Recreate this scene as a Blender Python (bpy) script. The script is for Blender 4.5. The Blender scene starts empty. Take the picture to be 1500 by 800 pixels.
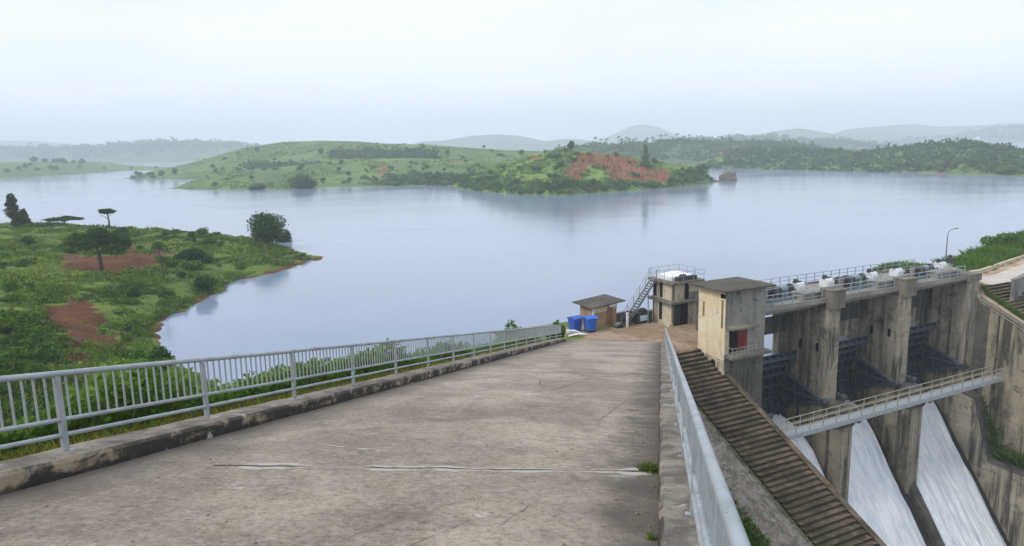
import bpy, bmesh, math, random
import numpy as np
from mathutils import Vector, Matrix, noise as mn
from mathutils.bvhtree import BVHTree

random.seed(7); rng = np.random.default_rng(7)
sc = bpy.context.scene
COL = sc.collection
R = math.radians

# ------------------------------------------------------------------ camera
FPX, PITCH, ROLL = 1060.0, R(9.9), R(1.2)
_F = np.array([0, math.cos(PITCH), -math.sin(PITCH)])
_R0 = np.array([1.0, 0, 0]); _U0 = np.array([0, math.sin(PITCH), math.cos(PITCH)])
_R = _R0*math.cos(ROLL) - _U0*math.sin(ROLL)
_U = _U0*math.cos(ROLL) + _R0*math.sin(ROLL)
cam = bpy.data.cameras.new('camera'); camo = bpy.data.objects.new('camera', cam); COL.objects.link(camo)
cam.sensor_width = 36; cam.angle = 2*math.atan(750/FPX); cam.clip_start = 0.05; cam.clip_end = 20000
M = Matrix(((_R[0], _U[0], -_F[0], 0), (_R[1], _U[1], -_F[1], 0), (_R[2], _U[2], -_F[2], 0), (0, 0, 0, 1)))
camo.matrix_world = M
sc.camera = camo

# ------------------------------------------------------------------ world, sun, exposure
SUN_EL, SUN_AZ = R(44), R(-118)          # azimuth from +Y, clockwise; light comes from the left and behind
w = bpy.data.worlds.new('World'); sc.world = w; w.use_nodes = True
nt = w.node_tree; nt.nodes.clear()
out = nt.nodes.new('ShaderNodeOutputWorld'); bg = nt.nodes.new('ShaderNodeBackground')
sky = nt.nodes.new('ShaderNodeTexSky'); sky.sky_type = 'NISHITA'; sky.sun_disc = False
sky.sun_elevation = SUN_EL; sky.sun_rotation = SUN_AZ; sky.dust_density = 3; sky.air_density = 1.0; sky.ozone_density = 1.0
tc = nt.nodes.new('ShaderNodeTexCoord')
mp = nt.nodes.new('ShaderNodeMapping'); mp.inputs['Scale'].default_value = (1, 1, 4.5)
no = nt.nodes.new('ShaderNodeTexNoise'); no.inputs['Scale'].default_value = 1.7; no.inputs['Detail'].default_value = 5; no.inputs['Roughness'].default_value = .5
cr = nt.nodes.new('ShaderNodeValToRGB')
cr.color_ramp.elements[0].position = .34; cr.color_ramp.elements[0].color = (5.9, 6.4, 7.4, 1)
cr.color_ramp.elements[1].position = .64; cr.color_ramp.elements[1].color = (7.4, 7.7, 8.25, 1)
mx = nt.nodes.new('ShaderNodeMix'); mx.data_type = 'RGBA'; mx.inputs['Factor'].default_value = .95
nt.links.new(tc.outputs['Generated'], mp.inputs['Vector']); nt.links.new(mp.outputs[0], no.inputs['Vector'])
nt.links.new(no.outputs['Fac'], cr.inputs['Fac'])
nt.links.new(sky.outputs[0], mx.inputs[6]); nt.links.new(cr.outputs[0], mx.inputs[7])
nt.links.new(mx.outputs[2], bg.inputs['Color']); bg.inputs['Strength'].default_value = .10
nt.links.new(bg.outputs[0], out.inputs['Surface'])
sl = bpy.data.lights.new('sun', 'SUN'); sl.energy = 1.5; sl.angle = R(18); sl.color = (1, .95, .87)
so = bpy.data.objects.new('sun', sl); COL.objects.link(so)
sd = Vector((math.sin(SUN_AZ)*math.cos(SUN_EL), math.cos(SUN_AZ)*math.cos(SUN_EL), math.sin(SUN_EL)))
so.rotation_euler = sd.to_track_quat('Z', 'Y').to_euler()
so.location = (0, 0, 60)
sc.view_settings.view_transform = 'Standard'; sc.view_settings.look = 'None'
sc.view_settings.exposure = 0.66; sc.view_settings.gamma = 1; sc.view_settings.use_curve_mapping = False
sc.cycles.use_denoising = True
try: sc.cycles.denoiser = 'OPENIMAGEDENOISE'
except Exception: pass
sc.cycles.max_bounces = 5; sc.cycles.diffuse_bounces = 2; sc.cycles.glossy_bounces = 3; sc.cycles.volume_bounces = 1
sc.cycles.transparent_max_bounces = 4; sc.cycles.caustics_reflective = False; sc.cycles.caustics_refractive = False

# ------------------------------------------------------------------ site frames
WZ = -20.5                                   # reservoir level
YZ = -17.68                                  # yard level
H0, SL = 2.4, -0.2348                        # eye height above the ramp, slope of the ramp
RAMP_ROT = -R(11.85)
HD = np.array([math.sin(R(11.85)), math.cos(R(11.85))]); LD = np.array([HD[1], -HD[0]])
DO = np.array([17.57, 58.25]); DROT = R(27)  # spillway origin (front corner of the gatehouse) and rotation
DA = np.array([math.sin(R(63)), math.cos(R(63))]); DB = np.array([DA[1], -DA[0]])

def ray(px, py):
    return _F + _R*(px-750)/FPX - _U*(py-400)/FPX
def at_z(px, py, z):
    d = ray(px, py); return d*(z/d[2])
def at_y(px, py, y):
    d = ray(px, py); return d*(y/d[1])
def project(P):
    P = np.asarray(P, float); d = P@_F
    return 750+FPX*(P@_R)/d, 400-FPX*(P@_U)/d
def dam(a, b, z):                             # spillway coordinates to world
    p = DO+DA*a+DB*b; return Vector((p[0], p[1], YZ+z))
def fbm(x, y, s, o=4, seed=0.0):
    return mn.fractal(Vector((x*s, y*s, seed)), 1.0, 2.0, o)

# ------------------------------------------------------------------ builders
def tag(o, label=None, cat=None, group=None, kind=None):
    if label: o['label'] = label
    if cat: o['category'] = cat
    if group: o['group'] = group
    if kind: o['kind'] = kind
    return o

def empty(name, loc, rz=0.0, label=None, cat=None, group=None):
    o = bpy.data.objects.new(name, None); COL.objects.link(o)
    o.location = loc; o.rotation_euler = (0, 0, rz); o.empty_display_size = .3
    return tag(o, label, cat, group)

class MB:
    """collects simple shapes into one mesh; xf maps local design coordinates to object coordinates"""
    def __init__(s, xf=None): s.v = []; s.f = []; s.m = []; s.xf = xf
    def add(s, vs, fs, mi=0):
        n = len(s.v); s.v += [tuple(p) for p in vs]; s.f += [tuple(i+n for i in f) for f in fs]; s.m += [mi]*len(fs)
    def box(s, a0, a1, b0, b1, c0, c1, mi=0):
        s.add([(x, y, z) for x in (a0, a1) for y in (b0, b1) for z in (c0, c1)],
              [(0, 1, 3, 2), (4, 6, 7, 5), (0, 4, 5, 1), (2, 3, 7, 6), (0, 2, 6, 4), (1, 5, 7, 3)], mi)
    def prism(s, poly, axis, lo, hi, mi=0):
        """polygon in the two other axes, extruded along axis 0/1/2"""
        def P(u, v, t):
            q = [u, v]; q.insert(axis, t); return tuple(q)
        n = len(poly)
        s.add([P(u, v, lo) for u, v in poly]+[P(u, v, hi) for u, v in poly],
              [tuple(range(n)), tuple(range(n, 2*n))]+[(i, (i+1) % n, n+(i+1) % n, n+i) for i in range(n)], mi)
    def tube(s, pts, r, n=8, mi=0):
        pts = [Vector(p) for p in pts]; rs = r if isinstance(r, (list, tuple)) else [r]*len(pts)
        vs = []
        for i, p in enumerate(pts):
            d = (pts[min(i+1, len(pts)-1)]-pts[max(i-1, 0)]).normalized()
            u = d.cross(Vector((0, 0, 1)) if abs(d.z) < .9 else Vector((1, 0, 0))).normalized(); v = d.cross(u)
            for k in range(n):
                t = 2*math.pi*k/n; vs.append(p+(u*math.cos(t)+v*math.sin(t))*rs[i])
        fs = [(i*n+k, i*n+(k+1) % n, (i+1)*n+(k+1) % n, (i+1)*n+k) for i in range(len(pts)-1) for k in range(n)]
        fs += [tuple(range(n)), tuple((len(pts)-1)*n+k for k in range(n))]
        s.add(vs, fs, mi)
    def bar(s, p, q, w, h=None, mi=0):
        s.tube([p, q], w/2*1.3, 4, mi)
    def sheet(s, rows, mi=0):
        n = len(rows[0]); vs = [p for r in rows for p in r]
        s.add(vs, [(i*n+j, i*n+j+1, (i+1)*n+j+1, (i+1)*n+j) for i in range(len(rows)-1) for j in range(n-1)], mi)
    def build(s, name, mats, parent=None, smooth=False, bevel=0, loc=None, rz=None, normals=True):
        me = bpy.data.meshes.new(name)
        vs = [s.xf(*p) for p in s.v] if s.xf else s.v
        me.from_pydata(vs, [], s.f)
        mats = mats if isinstance(mats, (list, tuple)) else [mats]
        for m in mats: me.materials.append(m)
        for p, mi in zip(me.polygons, s.m): p.material_index = mi
        if normals:
            bm = bmesh.new(); bm.from_mesh(me); bmesh.ops.recalc_face_normals(bm, faces=bm.faces); bm.to_mesh(me); bm.free()
        if smooth:
            for p in me.polygons: p.use_smooth = True
        o = bpy.data.objects.new(name, me); COL.objects.link(o)
        if parent: o.parent = parent
        if loc is not None: o.location = loc
        if rz is not None: o.rotation_euler = (0, 0, rz)
        if bevel:
            b = o.modifiers.new('bevel', 'BEVEL'); b.width = bevel; b.segments = 2; b.limit_method = 'ANGLE'; b.angle_limit = R(40)
        return o

def np_mesh(name, V, Fq, mat, parent=None, attrs=None, smooth=False, k=4):
    """fast mesh from numpy arrays of quads or triangles"""
    me = bpy.data.meshes.new(name); n = len(V); m = len(Fq)
    me.vertices.add(n); me.vertices.foreach_set('co', np.ascontiguousarray(V, np.float32).ravel())
    me.loops.add(m*k); me.polygons.add(m)
    me.loops.foreach_set('vertex_index', np.ascontiguousarray(Fq, np.int32).ravel())
    me.polygons.foreach_set('loop_start', np.arange(0, m*k, k, dtype=np.int32))
    me.polygons.foreach_set('loop_total', np.full(m, k, np.int32))
    if smooth: me.polygons.foreach_set('use_smooth', np.ones(m, bool))
    me.update(calc_edges=True); me.validate()
    for an, av in (attrs or {}).items():
        at = me.attributes.new(an, 'FLOAT', 'POINT'); at.data.foreach_set('value', np.ascontiguousarray(av, np.float32))
    if mat: me.materials.append(mat)
    o = bpy.data.objects.new(name, me); COL.objects.link(o)
    if parent: o.parent = parent
    return o

# ------------------------------------------------------------------ materials
class NT:
    def __init__(s, name):
        s.m = bpy.data.materials.new(name); s.m.use_nodes = True; s.t = s.m.node_tree
        s.b = s.t.nodes['Principled BSDF']; s.b.inputs['Specular IOR Level'].default_value = .25
    def n(s, typ, **kw):
        q = s.t.nodes.new(typ)
        for k, v in kw.items(): setattr(q, k, v)
        return q
    def link(s, a, b): s.t.links.new(a, b)
    def pos(s, scale=(1, 1, 1), rz=0, obj=False):
        mp = s.n('ShaderNodeMapping'); mp.inputs['Scale'].default_value = scale; 
        src = s.n('ShaderNodeTexCoord').outputs['Object'] if obj else s.n('ShaderNodeNewGeometry').outputs['Position']
        if rz:
            m2 = s.n('ShaderNodeMapping'); m2.inputs['Rotation'].default_value = (0, 0, rz); s.link(src, m2.inputs['Vector']); src = m2.outputs[0]
        s.link(src, mp.inputs['Vector']); return mp.outputs[0]
    def noise(s, vec, scale, detail=5, rough=.55, dist=0):
        q = s.n('ShaderNodeTexNoise'); q.inputs['Scale'].default_value = scale; q.inputs['Detail'].default_value = detail
        q.inputs['Roughness'].default_value = rough; q.inputs['Distortion'].default_value = dist
        s.link(vec, q.inputs['Vector']); return q.outputs['Fac']
    def ramp(s, fac, lo, hi, c0=0.0, c1=1.0):
        q = s.n('ShaderNodeMapRange'); q.inputs[1].default_value = lo; q.inputs[2].default_value = hi
        q.inputs[3].default_value = c0; q.inputs[4].default_value = c1; q.interpolation_type = 'SMOOTHSTEP'
        s.link(fac, q.inputs[0]); return q.outputs[0]
    def math(s, op, a, b=None):
        q = s.n('ShaderNodeMath', operation=op)
        for i, x in enumerate((a, b)):
            if x is None: continue
            if isinstance(x, (int, float)): q.inputs[i].default_value = x
            else: s.link(x, q.inputs[i])
        return q.outputs[0]
    def mix(s, fac, a, b, mode='MIX'):
        q = s.n('ShaderNodeMix', data_type='RGBA', blend_type=mode)
        for x, i in ((fac, 0), (a, 6), (b, 7)):
            if isinstance(x, (int, float)): q.inputs[i].default_value = x
            elif isinstance(x, tuple): q.inputs[i].default_value = (*x, 1) if len(x) == 3 else x
            else: s.link(x, q.inputs[i])
        return q.outputs[2]
    def attr(s, name):
        q = s.n('ShaderNodeAttribute'); q.attribute_name = name; return q.outputs['Fac']
    def bump(s, h, strength=.3, dist=.05):
        q = s.n('ShaderNodeBump'); q.inputs['Strength'].default_value = strength; q.inputs['Distance'].default_value = dist
        s.link(h, q.inputs['Height']); s.link(q.outputs[0], s.b.inputs['Normal'])
    def done(s, col, rough=.85, metal=0, spec=None):
        if isinstance(col, tuple): s.b.inputs['Base Color'].default_value = (*col, 1)
        else: s.link(col, s.b.inputs['Base Color'])
        if isinstance(rough, (int, float)): s.b.inputs['Roughness'].default_value = rough
        else: s.link(rough, s.b.inputs['Roughness'])
        s.b.inputs['Metallic'].default_value = metal
        if spec is not None: s.b.inputs['Specular IOR Level'].default_value = spec
        return s.m

def concrete(name, base, dark, streak=.7, lines=True, blotch=.5, pale=None, lo=.42, hi=.62):
    """weathered cast concrete with run-off streaks, blotches and lift joints"""
    t = NT(name)
    p = t.pos(rz=-DROT)
    st = t.noise(t.pos((1.0, 1.0, .07), rz=-DROT), 1.3, 7, .7, .35)
    st2 = t.noise(t.pos((3.2, 3.2, .16), rz=-DROT), 1.6, 5, .7, .2)
    bl = t.noise(p, .35, 6, .62, .4); fine = t.noise(p, 5, 5, .65)
    zone = t.noise(t.pos((.45, .45, .22), rz=-DROT), .9, 5, .6, .5)
    c = t.mix(t.ramp(bl, .35, .68), base, pale or tuple(min(1, x*1.3) for x in base))
    zf = t.ramp(zone, .40, .58)
    c = t.mix(t.math('MULTIPLY', t.math('MULTIPLY', t.ramp(st, lo, hi), streak), zf), c, dark)
    c = t.mix(t.math('MULTIPLY', t.math('MULTIPLY', t.ramp(st2, .50, .72), streak*.8), t.ramp(zone, .3, .6)), c, tuple(x*.8 for x in dark))
    c = t.mix(t.math('MULTIPLY', t.ramp(t.noise(p, .8, 7, .72, .5), .52, .66), blotch), c, dark)
    c = t.mix(t.ramp(t.noise(p, 2.2, 6, .7), .60, .72, 0, .45), c, tuple(min(.8, x*1.7) for x in base))
    c = t.mix(t.ramp(fine, .3, .75, .0, .25), c, tuple(x*.4 for x in base))
    if lines:
        sep = t.n('ShaderNodeSeparateXYZ'); t.link(t.pos(), sep.inputs[0])
        z = t.math('ADD', sep.outputs[2], t.math('MULTIPLY', bl, .12))
        fr = t.math('FRACT', t.math('MULTIPLY', z, 1/1.7))
        ln = t.math('LESS_THAN', fr, .035)
        c = t.mix(t.math('MULTIPLY', ln, t.ramp(bl, .42, .62, 0, .55)), c, dark)
    t.bump(t.math('ADD', fine, bl), .35, .04)
    return t.done(c, .9)

M_CONC = concrete('dam_concrete', (.30, .27, .215), (.042, .040, .036), .95, blotch=.62)
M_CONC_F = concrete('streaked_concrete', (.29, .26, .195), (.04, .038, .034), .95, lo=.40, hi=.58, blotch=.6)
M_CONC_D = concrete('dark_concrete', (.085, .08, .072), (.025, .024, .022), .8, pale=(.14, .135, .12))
M_CONC_W = concrete('wall_concrete', (.27, .24, .175), (.036, .035, .031), .95, lo=.36, hi=.56, blotch=.6)
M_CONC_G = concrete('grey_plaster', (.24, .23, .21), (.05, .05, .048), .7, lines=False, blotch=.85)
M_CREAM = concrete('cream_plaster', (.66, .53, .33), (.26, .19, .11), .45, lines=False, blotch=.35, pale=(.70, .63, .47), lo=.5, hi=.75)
M_CREAM2 = concrete('pale_plaster', (.52, .46, .34), (.12, .10, .08), .65, lines=False, blotch=.45)
M_DECK = concrete('deck_concrete', (.24, .23, .205), (.10, .095, .09), .5, lines=False, blotch=.35)
M_SLAB = concrete('slab_concrete', (.17, .155, .13), (.05, .045, .04), .6, lines=False)
M_ROOF = concrete('roof_cement', (.085, .075, .062), (.04, .036, .03), .5, lines=False)
M_BRICKY = concrete('brown_plaster', (.34, .20, .115), (.16, .10, .06), .6, lines=False, pale=(.42, .30, .19))

def plain(name, col, rough=.6, metal=0, wear=None, scale=3, amt=.5, spec=.4):
    t = NT(name); p = t.pos()
    n1 = t.noise(p, scale, 6, .65)
    c = t.mix(t.ramp(n1, .45, .75, 0, amt), col, wear or tuple(x*.55 for x in col))
    t.bump(t.noise(p, scale*6, 4), .05, .004)
    return t.done(c, t.ramp(n1, .3, .7, rough*.8, min(1, rough*1.2)), metal, spec)

def galv_mat():
    t = NT('galvanised_steel'); p = t.pos(); n1 = t.noise(p, 2.2, 6, .65); n2 = t.noise(p, 9, 6, .75)
    c = t.mix(t.ramp(n1, .4, .7, 0, .7), (.35, .39, .415), (.235, .26, .27))
    c = t.mix(t.ramp(n2, .56, .70, 0, .55), c, (.20, .19, .175))
    c = t.mix(t.math('MULTIPLY', t.ramp(n2, .60, .68), t.ramp(t.noise(p, .9, 4, .6), .50, .58)), c, (.15, .075, .04))
    return t.done(c, t.ramp(n1, .3, .7, .38, .6), .25, .45)
M_GALV = galv_mat()
M_RAIL2 = plain('weathered_rail_steel', (.30, .31, .31), .55, .2, (.16, .12, .09), 5, .5)
M_YRAIL = plain('yellowed_rail_paint', (.38, .35, .25), .6, 0, (.18, .14, .09), 4, .6)
M_GATE = plain('gate_steel', (.032, .046, .062), .5, .15, (.05, .05, .05), 1.2, .6)
M_GATE2 = plain('gate_arm_steel', (.062, .080, .098), .5, .15, (.05, .045, .04), 1.5, .6)
M_CATW = plain('catwalk_steel', (.38, .42, .46), .5, .2, (.2, .2, .19), 3, .5)
M_MACH = plain('dark_machinery', (.05, .055, .06), .5, .2, (.09, .07, .05), 4)
M_WHITE = plain('white_paint', (.72, .74, .75), .5, 0, (.42, .42, .40), 3, .5)
M_HOOD = plain('hood_paint', (.60, .64, .67), .5, 0, (.36, .37, .37), 1.2, .6)
M_TEAL = plain('machine_green', (.16, .23, .25), .5, .1, (.08, .09, .09), 4)
M_BLUE = plain('blue_plastic', (.016, .14, .56), .5, 0, (.012, .085, .36), 2, .5, .5)
M_BLUED = plain('faded_blue_plastic', (.02, .09, .42), .5, 0, (.015, .06, .3), 2)
M_RED = plain('red_door_paint', (.145, .012, .010), .6, 0, (.08, .010, .008), 3)
M_BLACK = plain('dark_opening', (.010, .011, .011), .9, 0, None, 2, .2, .1)
M_SIGNB = plain('pale_sign', (.50, .66, .78), .5, 0, (.35, .5, .62), 2, .3)
M_TRUNK = plain('bark', (.09, .07, .05), .9, 0, (.05, .04, .03), 3)
M_TARP = plain('white_sheet', (.78, .79, .80), .6, 0, (.45, .46, .46), 1.5, .6)
M_LAMP = plain('lamp_grey', (.16, .17, .18), .5, .3)

def foliage(name, c0, c1, c2=None):
    t = NT(name); a = t.attr('tone')
    c = t.mix(t.ramp(a, .1, .6), c0, c1)
    c = t.mix(t.ramp(a, .6, 1.0), c, c2 or tuple(x*1.4 for x in c1))
    t.done(c, .75, 0, .06)
    b = t.b
    tr = t.n('ShaderNodeBsdfTranslucent'); t.link(c, tr.inputs['Color'])
    ms = t.n('ShaderNodeMixShader'); ms.inputs[0].default_value = .38
    o = t.t.nodes['Material Output']
    t.link(b.outputs[0], ms.inputs[1]); t.link(tr.outputs[0], ms.inputs[2]); t.link(ms.outputs[0], o.inputs['Surface'])
    return t.m
M_LEAF = foliage('leaf_green', (.030, .075, .018), (.065, .145, .028), (.125, .23, .045))
M_LEAFD = foliage('leaf_dark', (.020, .048, .016), (.042, .088, .024), (.075, .14, .034))
M_LEAFI = foliage('island_leaf', (.065, .135, .03), (.12, .225, .045), (.19, .31, .065))
M_LEAFID = foliage('island_leaf_dark', (.05, .105, .03), (.085, .165, .042), (.13, .22, .055))
M_LEAFB = foliage('leaf_bright', (.055, .115, .020), (.105, .20, .032), (.18, .29, .05))
M_SCRUB = foliage('scrub_leaf', (.06, .115, .022), (.13, .205, .038), (.25, .32, .065))
M_GRASS = foliage('grass_blades', (.07, .12, .026), (.12, .19, .035), (.22, .26, .06))
M_GRASSY = foliage('dry_grass_blades', (.19, .16, .035), (.26, .235, .045), (.34, .29, .07))
M_WOOD = foliage('far_wood_leaf', (.045, .10, .04), (.075, .145, .05), (.115, .20, .062))

def ground_mat(name, light, mid, dark, soil=(.125, .055, .032), scale=.06):
    t = NT(name); p = t.pos()
    n1 = t.noise(p, scale, 6, .6, .4); n2 = t.noise(p, scale*6, 6, .65); n3 = t.noise(p, scale*40, 4, .7)
    c = t.mix(t.ramp(n1, .38, .62), mid, light)
    c = t.mix(t.ramp(n2, .46, .66, 0, .85), c, dark)
    c = t.mix(t.ramp(n3, .45, .75, 0, .5), c, tuple(x*.6 for x in mid))
    s = t.attr('soil')
    sc_ = t.mix(t.ramp(n2, .35, .65), soil, tuple(x*.55 for x in soil))
    sc_ = t.mix(t.ramp(n3, .4, .7, 0, .5), sc_, tuple(x*1.35 for x in soil))
    f = t.ramp(t.math('ADD', s, t.math('MULTIPLY', t.math('SUBTRACT', n2, .5), 1.1)), .38, .62)
    c = t.mix(f, c, sc_)
    t.bump(t.math('ADD', n2, n3), .6, .25)
    return t.done(c, .95, 0, .1)
M_BANK = ground_mat('bank_grass', (.14, .185, .040), (.085, .135, .028), (.045, .08, .02))
M_ISLE = ground_mat('island_grass', (.20, .27, .06), (.12, .19, .045), (.05, .10, .028), (.25, .105, .055), .05)
M_HILL = ground_mat('hill_grass', (.145, .205, .062), (.10, .16, .05), (.05, .095, .036), (.24, .12, .075), .018)
M_HILLF = ground_mat('wooded_hill', (.085, .145, .055), (.06, .115, .045), (.035, .075, .032), (.36, .17, .10), .012)

def dirt_mat():
    t = NT('yard_dirt'); p = t.pos()
    n1 = t.noise(p, .22, 6, .6, .5); n2 = t.noise(p, 1.4, 6, .65); n3 = t.noise(p, 9, 4, .7)
    c = t.mix(t.ramp(n1, .4, .6), (.25, .17, .11), (.33, .26, .19))
    c = t.mix(t.ramp(n2, .45, .65, 0, .6), c, (.16, .105, .07))
    c = t.mix(t.ramp(n3, .5, .75, 0, .4), c, (.42, .36, .28))
    g = t.ramp(t.math('ADD', t.attr('soil'), t.math('MULTIPLY', t.math('SUBTRACT', n2, .5), 1.2)), .35, .65)
    c = t.mix(g, (.12, .16, .04), c)
    t.bump(n2, .4, .08); return t.done(c, .95, 0, .1)
M_DIRT = dirt_mat()

def road_mat():
    t = NT('worn_ramp_concrete')
    o = t.pos(obj=True); st = t.pos((.8, 1.15, 1), obj=True); st2 = t.pos((1.25, .8, 1), obj=True)
    big = t.noise(o, .28, 6, .62, .6); mid = t.noise(o, 1.1, 12, .76, .3); fine = t.noise(o, 26, 5, .75); grit = t.noise(o, 90, 3, .7)
    sc1 = t.noise(st, 1.3, 12, .78, .2); sc2 = t.noise(st2, 1.0, 12, .78, .3)
    c = t.mix(t.ramp(big, .36, .64), (.225, .182, .138), (.42, .35, .275))
    c = t.mix(t.ramp(sc1, .46, .66, 0, .6), c, (.375, .33, .278))
    c = t.mix(t.ramp(sc2, .52, .68, 0, .6), c, (.145, .128, .108))
    c = t.mix(t.ramp(mid, .53, .72, 0, .7), c, (.12, .106, .09))
    c = t.mix(t.ramp(fine, .48, .70, 0, .7), c, (.10, .09, .078))
    c = t.mix(t.ramp(grit, .50, .70, 0, .6), c, (.36, .33, .29))
    f2 = t.noise(o, 10, 10, .82); f3 = t.noise(t.pos((1, .6, 1), obj=True), 3.4, 10, .8, .2)
    c = t.mix(t.ramp(f3, .52, .68, 0, .5), c, (.13, .113, .093)); c = t.mix(t.ramp(f3, .32, .46, .55, 0), c, (.42, .375, .32))
    c = t.mix(t.ramp(f2, .50, .63, 0, .75), c, (.095, .083, .07)); c = t.mix(t.ramp(f2, .36, .47, .65, 0), c, (.46, .42, .365))
    bg_ = t.noise(t.pos((.9, .5, 1), obj=True), .45, 8, .7, .6)
    c = t.mix(t.ramp(bg_, .50, .64, 0, .6), c, t.mix(.5, c, (.10, .086, .068)))
    c = t.mix(t.ramp(bg_, .34, .44, .5, 0), c, t.mix(.5, c, (.50, .44, .37)))
    # pale scuffs and mortar smears
    sm = t.noise(t.pos((.8, 1.7, 1), obj=True), .8, 7, .65, .6)
    c = t.mix(t.ramp(sm, .655, .70, 0, .75), c, (.47, .45, .42))
    # hairline cracks
    vo = t.n('ShaderNodeTexVoronoi', feature='DISTANCE_TO_EDGE'); vo.inputs['Scale'].default_value = .33
    wv = t.n('ShaderNodeTexNoise'); wv.inputs['Scale'].default_value = 1.7; wv.inputs['Detail'].default_value = 6; t.link(o, wv.inputs['Vector'])
    ad = t.mix(.12, o, wv.outputs['Color'], 'ADD'); t.link(ad, vo.inputs['Vector'])
    ck = t.math('MULTIPLY', t.ramp(vo.outputs['Distance'], .0012, .0045, 1, 0), t.ramp(t.noise(o, .16, 3, .5), .50, .56))
    c = t.mix(t.math('MULTIPLY', ck, .85), c, (.035, .032, .028))
    # damp dirt band along the right kerb, dark run along the left one
    sp = t.n('ShaderNodeSeparateXYZ'); t.link(o, sp.inputs[0])
    e = t.math('ADD', sp.outputs[0], t.math('MULTIPLY', t.math('SUBTRACT', mid, .5), 2.6))
    c = t.mix(t.ramp(e, -1.3, .0, 0, .85), c, (.085, .074, .062))
    e2 = t.math('ADD', sp.outputs[0], t.math('MULTIPLY', t.math('SUBTRACT', mid, .5), 2.0))
    c = t.mix(t.ramp(e2, -7.6, -6.4, .7, 0), c, (.10, .088, .075))
    h = t.math('ADD', t.math('MULTIPLY', fine, .6), t.math('ADD', t.math('MULTIPLY', sc1, .8), t.math('MULTIPLY', ck, -1.5)))
    t.bump(h, .8, .04)
    return t.done(c, t.ramp(mid, .3, .7, .65, .95), 0, .3)
M_ROAD = road_mat()

def kerb_mat():
    t = NT('kerb_concrete'); o = t.pos(obj=True)
    b = t.noise(t.pos((1, .7, 1.3), obj=True), 1.5, 7, .68, .5); f = t.noise(o, 7, 6, .7)
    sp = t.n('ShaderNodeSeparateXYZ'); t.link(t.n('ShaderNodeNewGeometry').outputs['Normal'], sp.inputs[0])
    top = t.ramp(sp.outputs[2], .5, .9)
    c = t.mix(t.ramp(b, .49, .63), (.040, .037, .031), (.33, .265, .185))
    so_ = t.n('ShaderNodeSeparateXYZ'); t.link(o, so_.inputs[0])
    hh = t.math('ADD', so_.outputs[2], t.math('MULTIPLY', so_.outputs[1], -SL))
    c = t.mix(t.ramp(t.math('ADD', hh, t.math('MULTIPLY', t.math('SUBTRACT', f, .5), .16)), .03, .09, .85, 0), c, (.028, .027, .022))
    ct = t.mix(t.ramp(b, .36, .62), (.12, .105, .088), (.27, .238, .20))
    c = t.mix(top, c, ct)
    c = t.mix(t.ramp(f, .5, .7, 0, .65), c, (.07, .062, .052))
    c = t.mix(t.ramp(t.noise(o, 2.7, 5, .6), .62, .70, 0, .8), c, (.46, .44, .38))
    t.bump(t.math('ADD', f, b), .6, .05); return t.done(c, .9)
M_KERB = kerb_mat()

def step_mat():
    t = NT('mossy_steps'); p = t.pos(); n1 = t.noise(p, .6, 6, .65); n2 = t.noise(p, 5, 5, .7)
    c = t.mix(t.ramp(n1, .38, .64), (.060, .049, .037), (.145, .110, .078))
    c = t.mix(t.ramp(n2, .48, .68, 0, .8), c, (.055, .045, .032))
    c = t.mix(t.ramp(t.noise(p, 2.4, 5, .7), .62, .72, 0, .6), c, (.30, .22, .155))
    c = t.mix(t.ramp(t.noise(p, .35, 5, .6), .56, .68, 0, .5), c, (.06, .075, .025))
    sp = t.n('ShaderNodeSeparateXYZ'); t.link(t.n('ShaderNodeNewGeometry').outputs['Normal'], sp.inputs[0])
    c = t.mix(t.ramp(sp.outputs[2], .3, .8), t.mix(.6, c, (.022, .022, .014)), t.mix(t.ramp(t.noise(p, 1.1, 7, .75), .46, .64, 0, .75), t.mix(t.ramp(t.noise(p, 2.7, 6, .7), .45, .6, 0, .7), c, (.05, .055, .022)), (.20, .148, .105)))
    t.bump(n2, .5, .05); return t.done(c, .95, 0, .15)
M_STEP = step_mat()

def water_mat():
    t = NT('reservoir_water'); p = t.pos()
    n1 = t.noise(t.pos((1, 1, 1)), .012, 4, .6, .8)
    c = t.mix(t.ramp(n1, .35, .65), (.18, .235, .335), (.215, .275, .375))
    sep = t.n('ShaderNodeSeparateXYZ')
    r1 = t.noise(t.pos((1, 2.0, 1)), .55, 4, .6); r2 = t.noise(t.pos((1, 1.6, 1)), .05, 4, .6)
    wp = t.ramp(t.noise(t.pos((.5, 1.4, 1)), .02, 5, .6, 1.0), .42, .62, .25, 1.0)
    t.bump(t.math('MULTIPLY', t.math('ADD', t.math('MULTIPLY', r1, .35), r2), wp), .135, .4)
    t.b.inputs['IOR'].default_value = 1.40
    return t.done(c, t.ramp(n1, .3, .7, .10, .16), 0, .45)
M_WATER = water_mat()

def spill_mat():
    t = NT('white_water')
    s1 = t.noise(t.pos((1.2, .22, .22), rz=-DROT), 1.6, 8, .75, .6); s2 = t.noise(t.pos((3, .9, .9), rz=-DROT), 2.2, 6, .75, .3); s3 = t.noise(t.pos((.7, .09, .09), rz=-DROT), .9, 5, .6, .4)
    c = t.mix(t.ramp(s1, .34, .60), (.60, .67, .75), (.88, .90, .93))
    c = t.mix(t.ramp(s2, .50, .72, 0, .45), c, (.50, .58, .66))
    c = t.mix(t.ramp(s3, .57, .70, 0, .7), c, (.30, .40, .47))
    c = t.mix(t.ramp(t.noise(t.pos(), 7, 4, .8), .52, .68, 0, .5), c, (.92, .93, .95))
    t.bump(t.math('ADD', s1, t.math('MULTIPLY', s2, .8)), .7, .2)
    return t.done(c, .6, 0, .3)
M_SPILL = spill_mat()
M_WET = concrete('wet_dark_concrete', (.035, .033, .030), (.012, .012, .012), .8, lines=False)
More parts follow.
